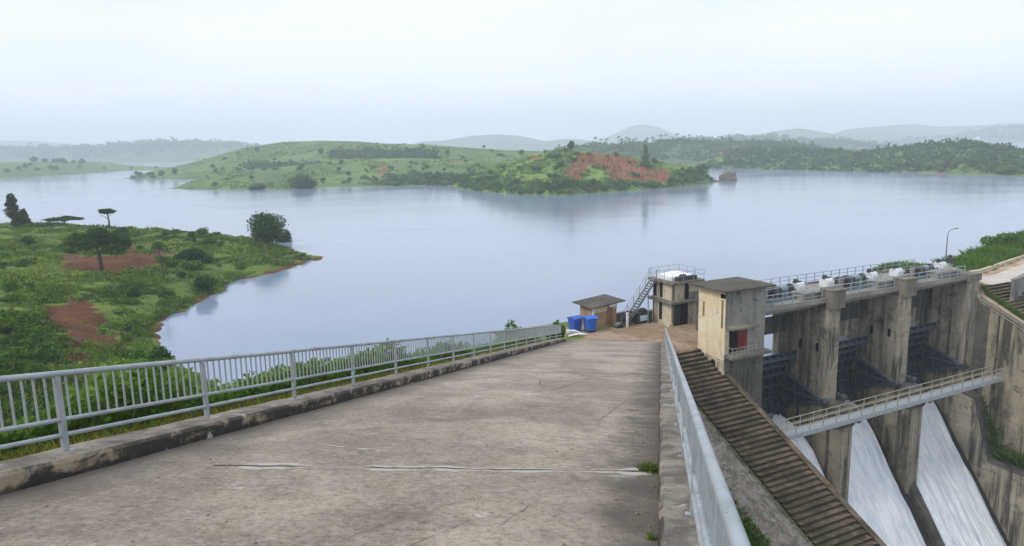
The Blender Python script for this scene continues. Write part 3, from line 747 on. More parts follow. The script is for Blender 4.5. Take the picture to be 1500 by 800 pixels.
dm, dx = dthing('spillway_dam', 18, -4, -30, 'weathered concrete spillway dam with tall piers between three open bays', 'dam')
def stain_and_shade(o):  # darker concrete on fronts and slot zone: stains plus slot shade in the colour
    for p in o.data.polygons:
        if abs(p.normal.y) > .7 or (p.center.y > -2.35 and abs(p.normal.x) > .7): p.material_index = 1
for p0, p1 in PIERS:
    m = MB(dx)
    ub = -6.3 if p0 < 15 else -8.2
    out_ = [(p0, 0), (p1, 0), (p1, -1.6), (p1-.22, -1.6), (p1-.22, -2.15), (p1, -2.15), (p1, -2.75), (p1-.18, -2.75), (p1-.18, -3.2), (p1, -3.2), (p1, ub), ((p0+p1)/2, ub-.6), (p0, ub),
            (p0, -4.6), (p0+.3, -4.6), (p0+.3, -3.9), (p0, -3.9), (p0, -3.2), (p0+.18, -3.2), (p0+.18, -2.75), (p0, -2.75), (p0, -2.15), (p0+.22, -2.15), (p0+.22, -1.6), (p0, -1.6)]
    m.prism(out_, 2, -8.3, 3.02)
    pr = m.build('pier', [M_CONC, M_CONC_F], dm); stain_and_shade(pr)
    m = MB(dx); m.prism([(p0+.02, -6.2), (p1-.02, -6.2), (p1-.02, 2.0), (p0+.02, 2.0)], 2, -30, -8.21); pb_ = m.build('pier_base', M_CONC_W, pr, bevel=.05)
    m = MB(dx); m.box(p0+.25, p0+.5, 2.0, 2.09, -30, -8.4); m.build('front_rib', M_CONC, pb_)
    m = MB(dx); m.box(p1-.5, p1-.25, 2.0, 2.09, -30, -8.4); m.build('front_rib', M_CONC, pb_)
    m = MB(dx); m.box(p0-.07, p0+.02, .55, .85, -30, -8.4); m.build('side_rib', M_CONC_D, pb_)
    m = MB(dx); m.prism([(.15, -6.25), (2.35, -6.25), (2.35, -7.5), (2.02, -8.2), (.15, -8.2)], 0, p0-.25, p1+.12); m.build('trunnion_bracket', M_CONC_D, pr, bevel=.06)
    m = MB(dx); m.box(p0-.05, p1+.05, -.9, .42, 2.6, 4.25); m.box(p0-.12, p1+.12, -.95, .5, 4.25, 4.4); m.build('pier_head', M_SLAB, pr, bevel=.03)
    for u, v in [(-1.0, -1.2), (-2.95, -1.3)]:
        m = MB(dx); m.box(p0-.012, p0+.06, u-.16, u+.16, v-.4, v+.4); m.build('wall_recess', M_BLACK, pr)
    # low divider that follows the chute downstream
    m = MB(dx); bs = np.linspace(2.0, 20, 24)
    m.sheet([[(p0+.35, b, ch_z(b)-2), (p0+.35, b, ch_z(b)+1.0), (p1-.35, b, ch_z(b)+1.0), (p1-.35, b, ch_z(b)-2)] for b in bs]); m.build('divider_wall', M_CONC_D, pr)
# right abutment
m = MB(dx)
m.prism([(33.45, 0), (35.05, 0), (35.05, -10), (33.45, -10), (33.45, -4.6), (33.75, -4.6), (33.75, -3.9), (33.45, -3.9), (33.45, -3.2), (33.65, -3.2), (33.65, -2.75), (33.45, -2.75), (33.45, -2.15), (33.67, -2.15), (33.67, -1.6), (33.45, -1.6)], 2, -30, 2.95)
ab = m.build('abutment', [M_CONC, M_CONC_F], dm); stain_and_shade(ab)
m = MB(dx); m.box(33.2, 35.2, -3.4, .14, 2.95, 3.7); m.build('abutment_cap', M_SLAB, ab)
m = MB(dx); m.prism([(-.0, -9.0), (1.5, -9.3), (3.4, -15.6), (3.4, -30), (0.004, -30)], 0, 33.45, 34.45); tw = m.build('training_wall', M_CONC, dm)
m = MB(dx); m.prism([(0.01, -9.0), (1.5, -9.3), (3.36, -15.5), (3.36, -15.1), (1.62, -9.08), (0.01, -8.78)], 0, 33.38, 34.52); m.build('wall_top', M_CONC_D, tw)
m = MB(dx); m.prism([(3.4, -15.6), (22, -16.4), (22, -36), (3.4, -30)], 0, 33.5, 35.15); lw = m.build('lower_wall', M_CONC_F, dm)
for b_ in (4.3, 6.2, 9.0):
    m = MB(dx); m.box(33.38, 33.6, b_-.22, b_+.22, -34, -15.9); m.build('pilaster', M_CONC, lw)
m = MB(dx); m.prism([(3.35, -15.58), (22, -16.38), (22, -16.15), (3.35, -15.35)], 0, 33.4, 35.14); m.build('ledge_cap', M_CONC_D, lw)
m = MB(dx); m.prism([(0.004, -15.8), (3.4, -15.9), (3.4, -30), (0.004, -30)], 0, 34.46, 35.15); m.build('ledge', M_CONC_D, dm)
# left abutment under the gatehouse, with the wall that carries the stairs
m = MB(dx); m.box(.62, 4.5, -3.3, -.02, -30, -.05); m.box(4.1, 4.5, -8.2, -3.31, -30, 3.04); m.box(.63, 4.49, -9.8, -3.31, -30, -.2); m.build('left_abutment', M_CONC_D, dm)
# chute slab
m = MB(dx); m.sheet([[(.6, b, z), (33.46, b, z), ] for b, z in CH]); m.sheet([[(.6, b, z-6), (33.46, b, z-6)] for b, z in CH]); m.build('chute', M_WET, dm, normals=False)
# breast beams and deck
for a0, a1 in BAYS:
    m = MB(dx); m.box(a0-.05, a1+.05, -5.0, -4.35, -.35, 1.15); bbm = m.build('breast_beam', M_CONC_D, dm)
    m = MB(dx)
    for k in range(6):
        x = a0+.3+(a1-a0-.6)*k/5; m.box(x-.09, x+.09, -4.75, -4.55, 1.15, 3.0)
    m.box(a0, a1, -4.74, -4.56, 2.0, 2.12)
    m.build('beam_post', M_SLAB, bbm)
m = MB(dx); m.box(4.15, 33.44, -6.2, -.35, 3.06, 3.45); m.box(4.15, 33.44, -.35, -.22, 3.2, 3.62); m.box(4.15, 33.44, -6.3, -6.2, 3.2, 3.62)
m.box(4.15, 33.44, -1.6, -1.3, 2.55, 3.06); m.box(4.15, 33.44, -5.6, -5.3, 2.55, 3.06); m.build('deck', M_DECK, dm)
# machine plinths over the piers
for p0, p1 in PIERS+[(31.6, 33.4)]:
    m = MB(dx); m.box(p0-2.1, p1-.1, -2.9, -1.0, 3.45, 4.05); m.box(p0-2.2, p1-.02, -3.0, -.9, 4.05, 4.15); m.build('plinth', M_DECK, dm)

# radial gates
R_G, TB, TZ = 5.4, .4, -6.0
proto = None
for gi, (a0, a1) in enumerate(BAYS):
    lab = ['dark blue steel sluice gate in the bay beside the tall gatehouse', 'dark blue steel sluice gate in the middle bay between both piers',
           'dark blue steel sluice gate in the bay next to the dirt bank'][gi]
    g, gx = dthing('sluice_gate', (a0+a1)/2, TB, TZ, lab, 'sluice gate', 'radial gates of the spillway')
    def arc(t, r): return (TB-r*math.cos(t), TZ+r*math.sin(t))
    ts = np.linspace(R(-39), R(48), 22)
    m = MB(gx); x0, x1 = a0+.06, a1-.06
    o_ = [arc(t, R_G) for t in ts]; i_ = [arc(t, R_G-.12) for t in ts]
    m.prism(o_+i_[::-1], 0, x0, x1); m.build('skin_plate', M_GATE, g)
    m = MB(gx)
    for t in np.linspace(R(-36), R(44), 7):
        q0, q1 = arc(t, R_G-.12), arc(t, R_G-.55); m.prism([(q0[0], q0[1]-.06), (q0[0], q0[1]+.06), (q1[0], q1[1]+.06), (q1[0], q1[1]-.06)], 0, x0+.05, x1-.05)
    m.build('girder', M_GATE2, g)
    m = MB(gx); nr = 9
    for k in range(nr):
        x = x0+.3+(x1-x0-.6)*k/(nr-1)
        m.prism([arc(t, R_G-.11) for t in ts]+[arc(t, R_G-.32) for t in ts[::-1]], 0, x-.04, x+.04)
    m.build('stiffener', M_GATE, g)
    for s in (0, 1):
        xa = x0+.35 if s == 0 else x1-.35
        m = MB(gx)
        T = (xa, TB, TZ); U_ = (xa, *arc(R(19), R_G-.5)); L_ = (xa, *arc(R(-20), R_G-.5)); Mi = (xa, *arc(R(0), R_G-.5))
        for q in (U_, L_, Mi): m.tube([T, q], [.16, .2], 4)
        for f in (.3, .5, .72, .98):
            pu = tuple(T[i]+(U_[i]-T[i])*f for i in range(3)); pl = tuple(T[i]+(L_[i]-T[i])*f for i in range(3)); m.tube([pu, pl], .08, 4)
        for f0, f1 in ((.3, .5), (.5, .72), (.72, .98)):
            pu = tuple(T[i]+(U_[i]-T[i])*f0 for i in range(3)); pl = tuple(T[i]+(L_[i]-T[i])*f1 for i in range(3)); m.tube([pu, pl], .06, 4)
        arm = m.build('gate_arm', M_GATE2, g)
        m = MB(gx); m.tube([(xa-.33, TB, TZ), (xa+.33, TB, TZ)], .3, 12); m.build('trunnion', M_MACH, arm)
        m = MB(gx); m.prism([(TB-.3, TZ+.2), (U_[1], U_[2]), (L_[1], L_[2]), (TB-.3, TZ-.2)], 0, xa-.012, xa+.012); m.build('arm_web', M_GATE, arm)

# white water under the gates
def spill(a0, a1, seed, up):
    bs = np.concatenate([np.linspace(-4.3, 8, 90), np.linspace(8.4, 26, 34)]); xs_ = np.linspace(a0+.06, a1-(.42 if a0 < 10 else .8), 44)
    V = []
    for b in bs:
        for x in xs_:
            u = (x-xs_[0])/(xs_[-1]-xs_[0]); k = min(1, max(0, (b+4)/6))
            ed = min(1, u*14)*min(1, (1-u)*14)
            z = ch_z(b)+up*min(1, max(.12, (b+3.6)/3.4))+.45*math.exp(-((b+2.6)/1.6)**2)+.20+.50*ed**.6+.24*k*mn.fractal(Vector((x*1.3, b*.22, seed)), 1, 2, 5)+.13*k*mn.fractal(Vector((x*3.5, b*1.1, seed)), 1, 2, 4)
            V.append(tuple(dam(x, b, z)))
    V = np.array(V); i = np.arange(len(V)).reshape(len(bs), len(xs_))
    Fq = np.stack([i[:-1, :-1], i[:-1, 1:], i[1:, 1:], i[1:, :-1]], -1).reshape(-1, 4)
    o = np_mesh('spillway_water', V, Fq, M_SPILL, smooth=True); tag(o, kind='structure')
spill(4.5, 12.35, 1, 2.2); spill(14, 22.5, 4, .25); spill(24.15, 33.45, 8, -.1)

# railings on the deck
def dam_rail(label, a0, a1, b, z, n, h=1.1, mat=M_GALV):
    t, tx = dthing('deck_railing', (a0+a1)/2, b, z, label, 'railing', 'steel railings along the spillway deck')
    m = MB(tx)
    for q in (1.0, .66, .33): m.tube([(a0, b, z+h*q), (a1, b, z+h*q)], .028 if q < 1 else .036, 5)
    m.build('rail', mat, t)
    pm = MB(); pm.box(-.03, .03, -.03, .03, 0, h); p0 = None
    for k in range(n):
        a = a0+(a1-a0)*k/(n-1)
        if p0 is None: p0 = pm.build('post', mat, t); o = p0
        else: o = p0.copy(); COL.objects.link(o); o.parent = t
        o.location = (a-(a0+a1)/2, 0, 0)
dam_rail('thin steel railing on the downstream edge of the spillway deck', 4.6, 33.2, -.5, 3.45, 24)
dam_rail('thin steel railing on the reservoir edge of the spillway deck', 4.3, 33.2, -6.05, 3.45, 25)

# hoists
def hoist(a0, a1, label):
    c = (a0+a1)/2; t, tx = dthing('gate_hoist', c, -2.6, 3.45, label, 'gate hoist', 'hoist machines on the spillway deck')
    w2 = (a1-a0)/2-.6
    m = MB(tx)
    for b in (-3.3, -1.9): m.box(c-w2, c+w2, b-.1, b+.1, 3.46, 3.74)
    for k in np.linspace(-w2, w2, 7): m.box(c+k-.06, c+k+.06, -3.2, -2.0, 3.5, 3.7)
    m.build('base_frame', M_TEAL, t)
    for s in (-1, 1):
        x = c+s*(w2-.5)
        m = MB(tx); ar = [(-2.08, 4.5), (-2.2, 4.72), (-2.45, 4.8), (-2.75, 4.8), (-3.0, 4.72), (-3.12, 4.5)]
        m.prism([(-2.08, 3.7)]+ar+[(-3.12, 3.7)], 0, x-.42, x+.42); hd = m.build('drum_hood', M_HOOD, t, bevel=.03)
        m = MB(tx); m.box(x-.56, x+.3, -2.75, -2.45, 4.80, 4.92); m.tube([(x-.3, -2.6, 4.95), (x-.3, -2.6, 5.12)], .2, 10); m.build('hood_bracket', M_MACH, hd)
    m = MB(tx); m.tube([(c-w2+.4, -2.6, 4.15), (c+w2-.4, -2.6, 4.15)], .09, 8); m.build('drive_shaft', M_MACH, t)
    m = MB(tx); m.box(c-.55, c+.35, -3.0, -2.2, 3.7, 4.6); m.tube([(c-.1, -3.1, 4.3), (c-.1, -2.1, 4.3)], .42, 14); m.build('gearbox', M_MACH, t, bevel=.04)
    m = MB(tx); m.tube([(c+.4, -2.6, 4.35), (c+1.3, -2.6, 4.35)], .32, 12); m.box(c+.5, c+1.2, -2.85, -2.35, 3.7, 4.1); m.tube([(c+1.3, -2.6, 4.35), (c+1.4, -2.6, 4.35)], .25, 12); m.build('motor', M_TEAL, t)
    for k, r_ in ((-1.5, .36), (-1.0, .3), (1.85, .36)):
        m = MB(tx); m.tube([(c+k-.14, -2.6, 4.4), (c+k+.14, -2.6, 4.4)], r_, 14); m.build('gear_wheel', M_MACH, t)
    m = MB(tx)
    for x in np.linspace(c-w2+.2, c+w2-.2, 6): m.tube([(x, -1.75, 3.5), (x, -1.75, 4.75)], .022, 5)
    m.tube([(c-w2+.2, -1.75, 4.75), (c+w2-.2, -1.75, 4.75)], .022, 5); m.build('guard_rail', M_GALV, t)
    m = MB(tx); m.box(c-2.2, c-1.75, -2.1, -1.8, 3.7, 4.75); m.build('control_box', M_CONC_G, t, bevel=.02)
hoist(*BAYS[0], 'hoist machine with white drum hoods on the deck behind the gatehouse')
hoist(*BAYS[1], 'hoist machine with white drum hoods on the deck over the middle bay')
hoist(*BAYS[2], 'hoist machine with white drum hoods on the deck nearest the street lamp')

# catwalk
t, tx = dthing('catwalk', 19, 2.5, -6.8, 'long narrow steel catwalk with pale railings crossing in front of the piers', 'catwalk')
m = MB(tx); m.box(3.3, 34.6, 2.36, 3.35, -6.72, -6.66); m.box(3.3, 34.6, 3.35, 3.43, -7.0, -6.6); m.box(3.3, 34.6, 2.28, 2.36, -7.0, -6.6)
for x in np.arange(3.4, 34.6, .42): m.box(x-.03, x+.03, 3.43, 3.47, -6.98, -6.62)
m.build('walkway', M_CATW, t)
for b in (2.34, 3.37):
    m = MB(tx)
    for h in (.5, .95): m.tube([(3.3, b, -6.6+h), (34.6, b, -6.6+h)], .032, 6)
    rl = m.build('handrail', M_YRAIL, t)
    p0 = None
    for k in range(20):
        x = 3.4+31.1*k/19
        if p0 is None:
            m = MB(); m.box(-.035, .035, -.035, .035, 0, .97); p0 = m.build('post', M_YRAIL, rl); o = p0
        else: o = p0.copy(); COL.objects.link(o); o.parent = rl
        o.location = tx(x, b, -6.6)
m = MB(tx)
m.box(34.2, 34.45, 2.6, 3.1, -10, -7.0)
for p0_, p1_ in PIERS: m.box((p0_+p1_)/2-.2, (p0_+p1_)/2+.2, 2.35, 3.3, -7.3, -7.0)
m.build('support', M_CONC_W, t)

# retaining wall on the right
t, tx = dthing('retaining_wall', 35.3, 0, -18, 'stained concrete retaining wall sloping down beside the spillway outlet', 'wall')
m = MB(tx); m.prism([(-1.5, 1.5), (0, .82), (26, -11.4), (26, -30), (-1.5, -30)], 0, 35.16, 35.7); m.build('wall', M_CONC_W, t)
m = MB(tx); m.prism([(-.4, .98), (0, .9), (26, -11.3), (26, -11.1), (0, 1.08), (-.4, 1.15)], 0, 35.1, 35.8); m.build('coping', M_SLAB, t)
m = MB(tx); m.prism([(.02, .75), (1.25, .2), (1.25, -20), (.02, -20)], 0, 35.06, 35.16); m.build('wall_panel', M_CONC_D, t)
m = MB(tx)
for b in (2.3, 6.0, 10.5): m.box(35.13, 35.2, b-.04, b+.04, -17, .9-.47*b)
m.build('joint', M_BLACK, t)

# stairs
def stairs(name, label, a0, a1, b0, z0, slope, n, tread, wallspec, mat=M_STEP):
    t, tx = dthing(name, (a0+a1)/2, b0, z0, label, 'stairs')
    m = MB(); rise = tread*slope
    w2 = (a1-a0)/2
    m.box(-w2, w2, -tread-.06, .0, -.7, 0)
    m.box(-w2, w2, -.05, .012, -.075, .018)
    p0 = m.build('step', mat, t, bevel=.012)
    for k in range(n):
        if k == 0: o = p0
        else: o = p0.copy(); COL.objects.link(o); o.parent = t
        o.location = (random.uniform(-.01, .01), -k*tread, -k*rise+random.uniform(-.022, .022)); o.rotation_euler = (0, random.uniform(-.004, .004), random.uniform(-.008, .008))
    for (wa0, wa1, up, bs, be, mt) in wallspec:
        m = MB(tx); zt = lambda b: z0-slope*(b-b0)
        rows = []
        for b in np.arange(bs, be+.01, .6):
            j = .02*fbm(b, wa0, .8)
            rows.append([(wa0, b, zt(b)-3.5), (wa0+j, b, zt(b)+up+j), (wa0+.04, b, zt(b)+up+.03+j), (wa1-.04, b, zt(b)+up+.03), (wa1+j, b, zt(b)+up), (wa1, b, zt(b)-14)])
        m.sheet(rows); m.add(rows[0], [tuple(range(6))]); m.add(rows[-1], [tuple(range(6))]); m.build('parapet', mt, t)
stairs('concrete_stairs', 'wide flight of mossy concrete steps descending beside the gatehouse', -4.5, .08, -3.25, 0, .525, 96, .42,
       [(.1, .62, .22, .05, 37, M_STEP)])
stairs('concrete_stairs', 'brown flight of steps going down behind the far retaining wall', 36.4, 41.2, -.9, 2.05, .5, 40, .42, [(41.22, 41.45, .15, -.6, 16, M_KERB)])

# ================================================================== BUILDINGS
# gatehouse
t, tx = dthing('gatehouse', 2.25, -1.6, -1.7, 'tall cream and grey gatehouse with flat brown roof and red door', 'building')
m = MB(tx)
m.box(0, 4.5, -3.25, 0, -.04, 5.6)
m.prism([(-3.25, -.04), (-3.25, -.5), (0, -2.4), (0, -.04)], 0, .002, .61)
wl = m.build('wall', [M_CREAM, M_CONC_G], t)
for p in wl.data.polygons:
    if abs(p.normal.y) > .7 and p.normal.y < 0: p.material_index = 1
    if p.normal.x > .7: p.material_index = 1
m = MB(tx); m.prism([(-3.25, -.12), (-3.25, -.5), (0.03, -2.4), (0.03, -.3)], 0, -.05, .0); m.build('plinth', M_CREAM2, wl)
m = MB(tx); m.box(-.004, .42, 0, .025, .2, 2.45); m.build('pilaster', M_CREAM2, wl)
m = MB(tx)
e = [(-.62, .55), (5.1, .55), (5.1, -3.95), (-.62, -3.95)]
vs = [(a, b, 5.6) for a, b in e]+[(a, b, 5.74) for a, b in e]+[(1.6, -1.7, 5.98), (2.9, -1.7, 5.98)]
m.add(vs, [(0, 1, 2, 3), (0, 1, 5, 4), (1, 2, 6, 5), (2, 3, 7, 6), (3, 0, 4, 7), (4, 5, 9, 8), (6, 7, 8, 9), (5, 6, 9), (7, 4, 8)]); m.build('roof', M_ROOF, t)
m = MB(tx); m.box(.5, 2.5, -.3, .006, .32, 2.25); dw = m.build('doorway', M_BLACK, t)
m = MB(tx); m.box(1.42, 2.46, .006, .05, .34, 2.2)
for x in (1.42, 1.93): m.box(x+.06, x+.45, .05, .065, .5, 1.2); m.box(x+.06, x+.45, .05, .065, 1.3, 2.05)
m.build('door', M_RED, t)
m = MB(tx); m.prism([(0, 2.45), (.75, 2.35), (.75, 2.5), (0, 2.68)], 0, .1, 3.1); m.build('canopy', M_SLAB, t)
m = MB(tx); m.box(-.05, 4.45, .0, .95, -.05, .18); m.prism([(0, -.5), (.7, -.05), (0, -.05)], 0, .3, .55); m.prism([(0, -.5), (.7, -.05), (0, -.05)], 0, 3.9, 4.15); bal = m.build('balcony', M_SLAB, t)
m = MB(tx)
for h in (.42, .72): m.tube([(.05, .88, .18+h), (2.7, .88, .18+h)], .025, 5)
for x in np.linspace(.05, 2.7, 7): m.tube([(x, .88, .18), (x, .88, .9)], .025, 5)
m.tube([(2.7, .88, .9), (2.7, .02, .9)], .025, 5); m.tube([(.05, .88, .9), (.05, .02, .9)], .025, 5)
m.build('balcony_rail', M_RAIL2, bal)
m = MB(tx); ar = [(-1.25+.28*math.cos(q), -.75+.28*math.sin(q)) for q in np.linspace(0, math.pi, 9)]
m.prism([(-.97, -1.3)]+ar+[(-1.53, -1.3)], 0, -.056, .02); m.build('drain_arch', M_BLACK, wl)
m = MB(tx); m.box(-.006, .02, -.62, -.02, 4.95, 5.3); m.build('vent', M_BLACK, wl)
m = MB(tx); m.box(-.005, .02, -.5, -.25, 2.4, 4.8); m.box(-.005, .02, -2.75, -2.5, 3.0, 4.3); m.build('damp_stain', plain('damp', (.20, .15, .10), .9), wl)

# control tower by the water
ta0, ta1, tb0, tb1 = 3.15, 6.3, -13.45, -10.46
t, tx = dthing('control_tower', (ta0+ta1)/2, (tb0+tb1)/2, 0, 'small two storey concrete control tower with an outside stair to its railed roof', 'building')
m = MB(tx); m.box(ta0, ta1, tb0, tb1, -.3, 2.26); m.box(ta0, ta1, tb0, tb1, 2.5, 4.2); wl = m.build('wall', M_CREAM2, t)
m = MB(tx)
for (a, b) in ((ta0, tb1), (ta1, tb1), (ta0, tb0), (ta1, tb0)): m.box(a-.05, a+.14 if a == ta0 else a+.05, b-.14 if b == tb1 else b-.05, b+.05, -.2, 4.2)
m.build('corner_column', M_SLAB, wl)
m = MB(tx); m.box(ta0-.5, ta1+.5, tb0-.4, tb1+.4, 2.26, 2.5); m.build('floor_slab', M_SLAB, t, bevel=.02)
m = MB(tx); m.box(ta0-.45, ta1+.45, tb0-.45, tb1+.45, 4.2, 4.42); rs = m.build('roof', M_SLAB, t, bevel=.02)
m = MB(tx); m.box(3.35, 5.05, tb1-.3, tb1+.012, 0, 2.12); m.build('doorway', M_BLACK, t)
m = MB(tx); m.box(3.3, 4.1, tb1+.012, tb1+.04, 0.02, 2.05); m.build('door', plain('dark_green_door', (.015, .03, .035), .6), t)
for a, z0, z1 in ((4.62, 2.52, 4.15),):
    m = MB(tx); m.box(a, a+.5, tb1-.1, tb1+.012, z0, z1); m.build('window', M_BLACK, t)
m = MB(tx); m.box(5.15, ta1-.03, tb1+.002, tb1+.03, 2.52, 3.2); m.build('parapet_panel', M_CONC_G, t)
for z0, z1, b in ((.35, 2.2, -12.3), (2.6, 4.1, -12.25), (2.6, 4.0, -13.2)):
    m = MB(tx); m.box(ta0-.012, ta0+.1, b-.22, b+.22, z0, z1); m.build('window', M_BLACK, t)
m = MB(tx); m.box(ta0-.55, ta0+.05, tb1-1.5, tb1+.1, -.2, .25); m.build('plinth', M_CREAM2, t)
m = MB(tx)
c = [(ta0-.38, tb1+.38), (ta1+.38, tb1+.38), (ta1+.38, tb0-.38), (ta0-.38, tb0-.38)]
for k in range(4):
    p, q = c[k], c[(k+1) % 4]
    for h in (.5, .95): m.tube([(*p, 4.42+h), (*q, 4.42+h)], .02, 5)
    for f in np.linspace(0, 1, 4)[:-1]: m.tube([(p[0]+(q[0]-p[0])*f, p[1]+(q[1]-p[1])*f, 4.42), (p[0]+(q[0]-p[0])*f, p[1]+(q[1]-p[1])*f, 5.37)], .026, 5)
m.build('roof_rail', M_RAIL2, rs)
m = MB(tx); N_ = 8
rows = [[(ta0+.1+(ta1-ta0-.2)*i/N_, tb0+.1+(tb1-tb0-.5)*j/N_, 4.75+.35*math.sin(math.pi*i/N_)*math.sin(math.pi*j/N_)+.05*fbm(i, j, .7)) for i in range(N_+1)] for j in range(N_+1)]
m.sheet(rows); m.sheet([[(x, y, 4.43) for x, y, z in r] for r in rows])
for sd_ in (rows[0], rows[-1], [r[0] for r in rows], [r[-1] for r in rows]): m.sheet([sd_, [(x, y, 4.43) for x, y, z in sd_]])
m.build('roof_cover', M_TARP, rs, smooth=False)
m = MB(tx); m.box(ta0+.5, ta1-.3, tb1-.35, tb1+.15, 4.43, 4.85); m.box(ta0+.9, ta0+1.5, tb1-.2, tb1+.1, 4.85, 5.05); m.build('hoist_beam', M_MACH, rs)
# outside stair
sx = MB(tx); top = (ta0-.35, -13.0, 4.4); foot = (-.55, -13.3, 0.05)
for db in (-.42, .42): sx.tube([(foot[0], foot[1]+db, foot[2]), (top[0], top[1]+db, top[2])], .10, 4)
for k in range(1, 18):
    f = k/18; p = [foot[i]+(top[i]-foot[i])*f for i in range(3)]; sx.box(p[0]-.13, p[0]+.13, p[1]-.42, p[1]+.42, p[2]-.02, p[2]+.03)
st = sx.build('staircase', M_MACH, t)
sx = MB(tx)
for db in (-.45, .45):
    for h in (.5, 1.0): sx.tube([(foot[0], foot[1]+db, foot[2]+h), (top[0], top[1]+db, top[2]+h)], .028, 5)
    for k in range(6):
        f = k/5; p = [foot[i]+(top[i]-foot[i])*f for i in range(3)]; sx.tube([(p[0], p[1]+db, p[2]), (p[0], p[1]+db, p[2]+1.0)], .026, 5)
sx.tube([(1.9, -12.7, 0), (1.9, -12.7, 3.0)], .05, 6)
sx.build('handrail', M_RAIL2, st)

# hut
t, tx = dthing('hut', -2.6, -14.9, 0, 'low brown plastered hut with an overhanging sloped cement roof', 'building')
m = MB(tx); m.prism([(-4.0, -.2), (-1.25, -.2), (-1.25, 2.42), (-4.0, 2.12)], 1, -16.0, -13.66); wl = m.build('wall', M_BRICKY, t)
m = MB(tx); m.prism([(-4.02, 1.5), (-1.23, 1.72), (-1.23, 2.44), (-4.02, 2.14)], 1, -13.68, -13.62); m.build('lintel_band', M_CREAM2, wl)
m = MB(tx); m.box(-4.06, -3.86, -13.72, -13.6, -.1, 2.1); m.build('corner_pier', M_WHITE, wl)
m = MB(tx); m.prism([(-4.55, 2.14), (-.6, 2.48), (-.6, 2.59), (-4.55, 2.25)], 1, -16.6, -13.05); m.build('roof', M_ROOF, t)
m = MB(tx); m.box(-2.4, -1.75, -13.69, -13.6, .2, 1.9); m.build('door', plain('brown_door', (.20, .12, .075), .8), t)
m = MB(tx); m.box(-2.3, -1.5, -13.6, -13.3, 2.05, 2.32); m.build('ledge_box', M_WHITE, t)

# things in the yard
def bin_(a, b, rz, label, mat):
    t = empty('waste_bin', dam(a, b, 0), DROT+rz, label, 'waste bin', 'blue waste bins by the hut')
    m = MB(); m.add([(-.5, -.45, .18), (.5, -.45, .18), (.5, .45, .18), (-.5, .45, .18), (-.62, -.58, 1.45), (.62, -.58, 1.45), (.62, .58, 1.45), (-.62, .58, 1.45)],
          [(0, 1, 2, 3), (0, 1, 5, 4), (1, 2, 6, 5), (2, 3, 7, 6), (3, 0, 4, 7), (4, 5, 6, 7)])
    for x in (-.3, 0, .3): m.box(x-.04, x+.04, -.60, -.5, .35, 1.4)
    m.build('body', mat, t, bevel=.04)
    m = MB(); ar = [(y, 1.47+.24*math.cos(y/.68*math.pi/2)) for y in np.linspace(-.66, .66, 9)]
    m.prism(ar+[(.66, 1.42), (-.66, 1.42)], 0, -.68, .68); l = m.build('lid', mat, t, bevel=.02)
    m = MB(); m.tube([(-.4, -.7, 1.5), (.4, -.7, 1.5)], .03, 6); m.build('handle', M_MACH, l)
    t.scale = (.86, .86, .93)
    for x in (-.42, .42):
        for y in (-.36, .36):
            m = MB(); m.tube([(x-.04, y, .11), (x+.04, y, .11)], .11, 12); m.build('wheel', M_MACH, t)
    m = MB(); m.box(-.48, .48, -.4, .4, .12, .19); m.build('chassis', M_MACH, t)
bin_(-6.1, -13.6, R(8), 'dull dark blue waste bin further from the hut', M_BLUED)
bin_(-4.85, -12.9, R(-6), 'bright blue waste bin right beside the hut corner', M_BLUE)
def scrap():
    t = empty('scrap_pile', dam(-6.9, -12.2, 0), DROT, 'small heap of bent white scrap boards beside the blue bins', 'scrap pile')
    for k, (p, q) in enumerate([((-.9, .3, .62), (.9, .1, .08)), ((-.8, .0, .12), (.95, -.25, .1)), ((-.75, .5, .35), (.5, .45, .06))]):
        m = MB(); m.tube([p, ((p[0]+q[0])/2, (p[1]+q[1])/2, (p[2]+q[2])/2+.12), q], [.09, .11, .07], 4); m.build('board', M_WHITE, t)
scrap()
t, tx = dthing('parapet_wall', 1.2, -13.95, 0, 'low dark concrete parapet wall between the hut and the control tower', 'wall')
m = MB(tx); m.box(-1.1, 2.6, -14.5, -14.2, -.2, .95); m.build('wall', M_CONC_D, t)
m = MB(tx); m.box(-1.15, 2.65, -14.55, -14.15, .95, 1.05); m.build('coping', M_SLAB, t)
t, tx = dthing('generator', 1.65, -13.1, 0, 'dark boxy generator with a pale blue panel beside the control tower', 'generator')
m = MB(tx); m.box(.75, 2.55, -13.6, -12.85, .1, 1.15); m.build('housing', M_MACH, t, bevel=.04)
m = MB(tx); m.box(1.05, 1.95, -12.85, -12.82, .3, .85); m.build('panel', M_SIGNB, t)
m = MB(tx); m.box(.8, .95, -13.6, -12.9, 0, .1); m.box(2.35, 2.5, -13.6, -12.9, 0, .1); m.build('skid', M_MACH, t)
m = MB(tx); m.tube([(1.6, -13.2, 1.15), (1.6, -13.2, 1.3), (1.6, -13.2, 1.5)], [.45, .45, .25], 12); m.build('fuel_tank', M_MACH, t)
t, tx = dthing('marker_post', -.75, -12.55, 0, 'short white post standing at the foot of the outside stair', 'post')
m = MB(tx); m.box(-.83, -.65, -12.64, -12.46, -.1, 1.35); m.box(-.86, -.62, -12.67, -12.43, 1.35, 1.42); m.build('post', M_WHITE, t)
t, tx = dthing('water_pump', -1.5, -12.7, 0, 'small teal and black pump lying by the white post', 'pump')
m = MB(tx); m.box(-2.0, -1.15, -12.95, -12.5, .05, .14); m.build('base', M_MACH, t)
m = MB(tx); m.tube([(-1.95, -12.72, .36), (-1.55, -12.72, .36)], .2, 12); m.build('motor', M_TEAL, t)
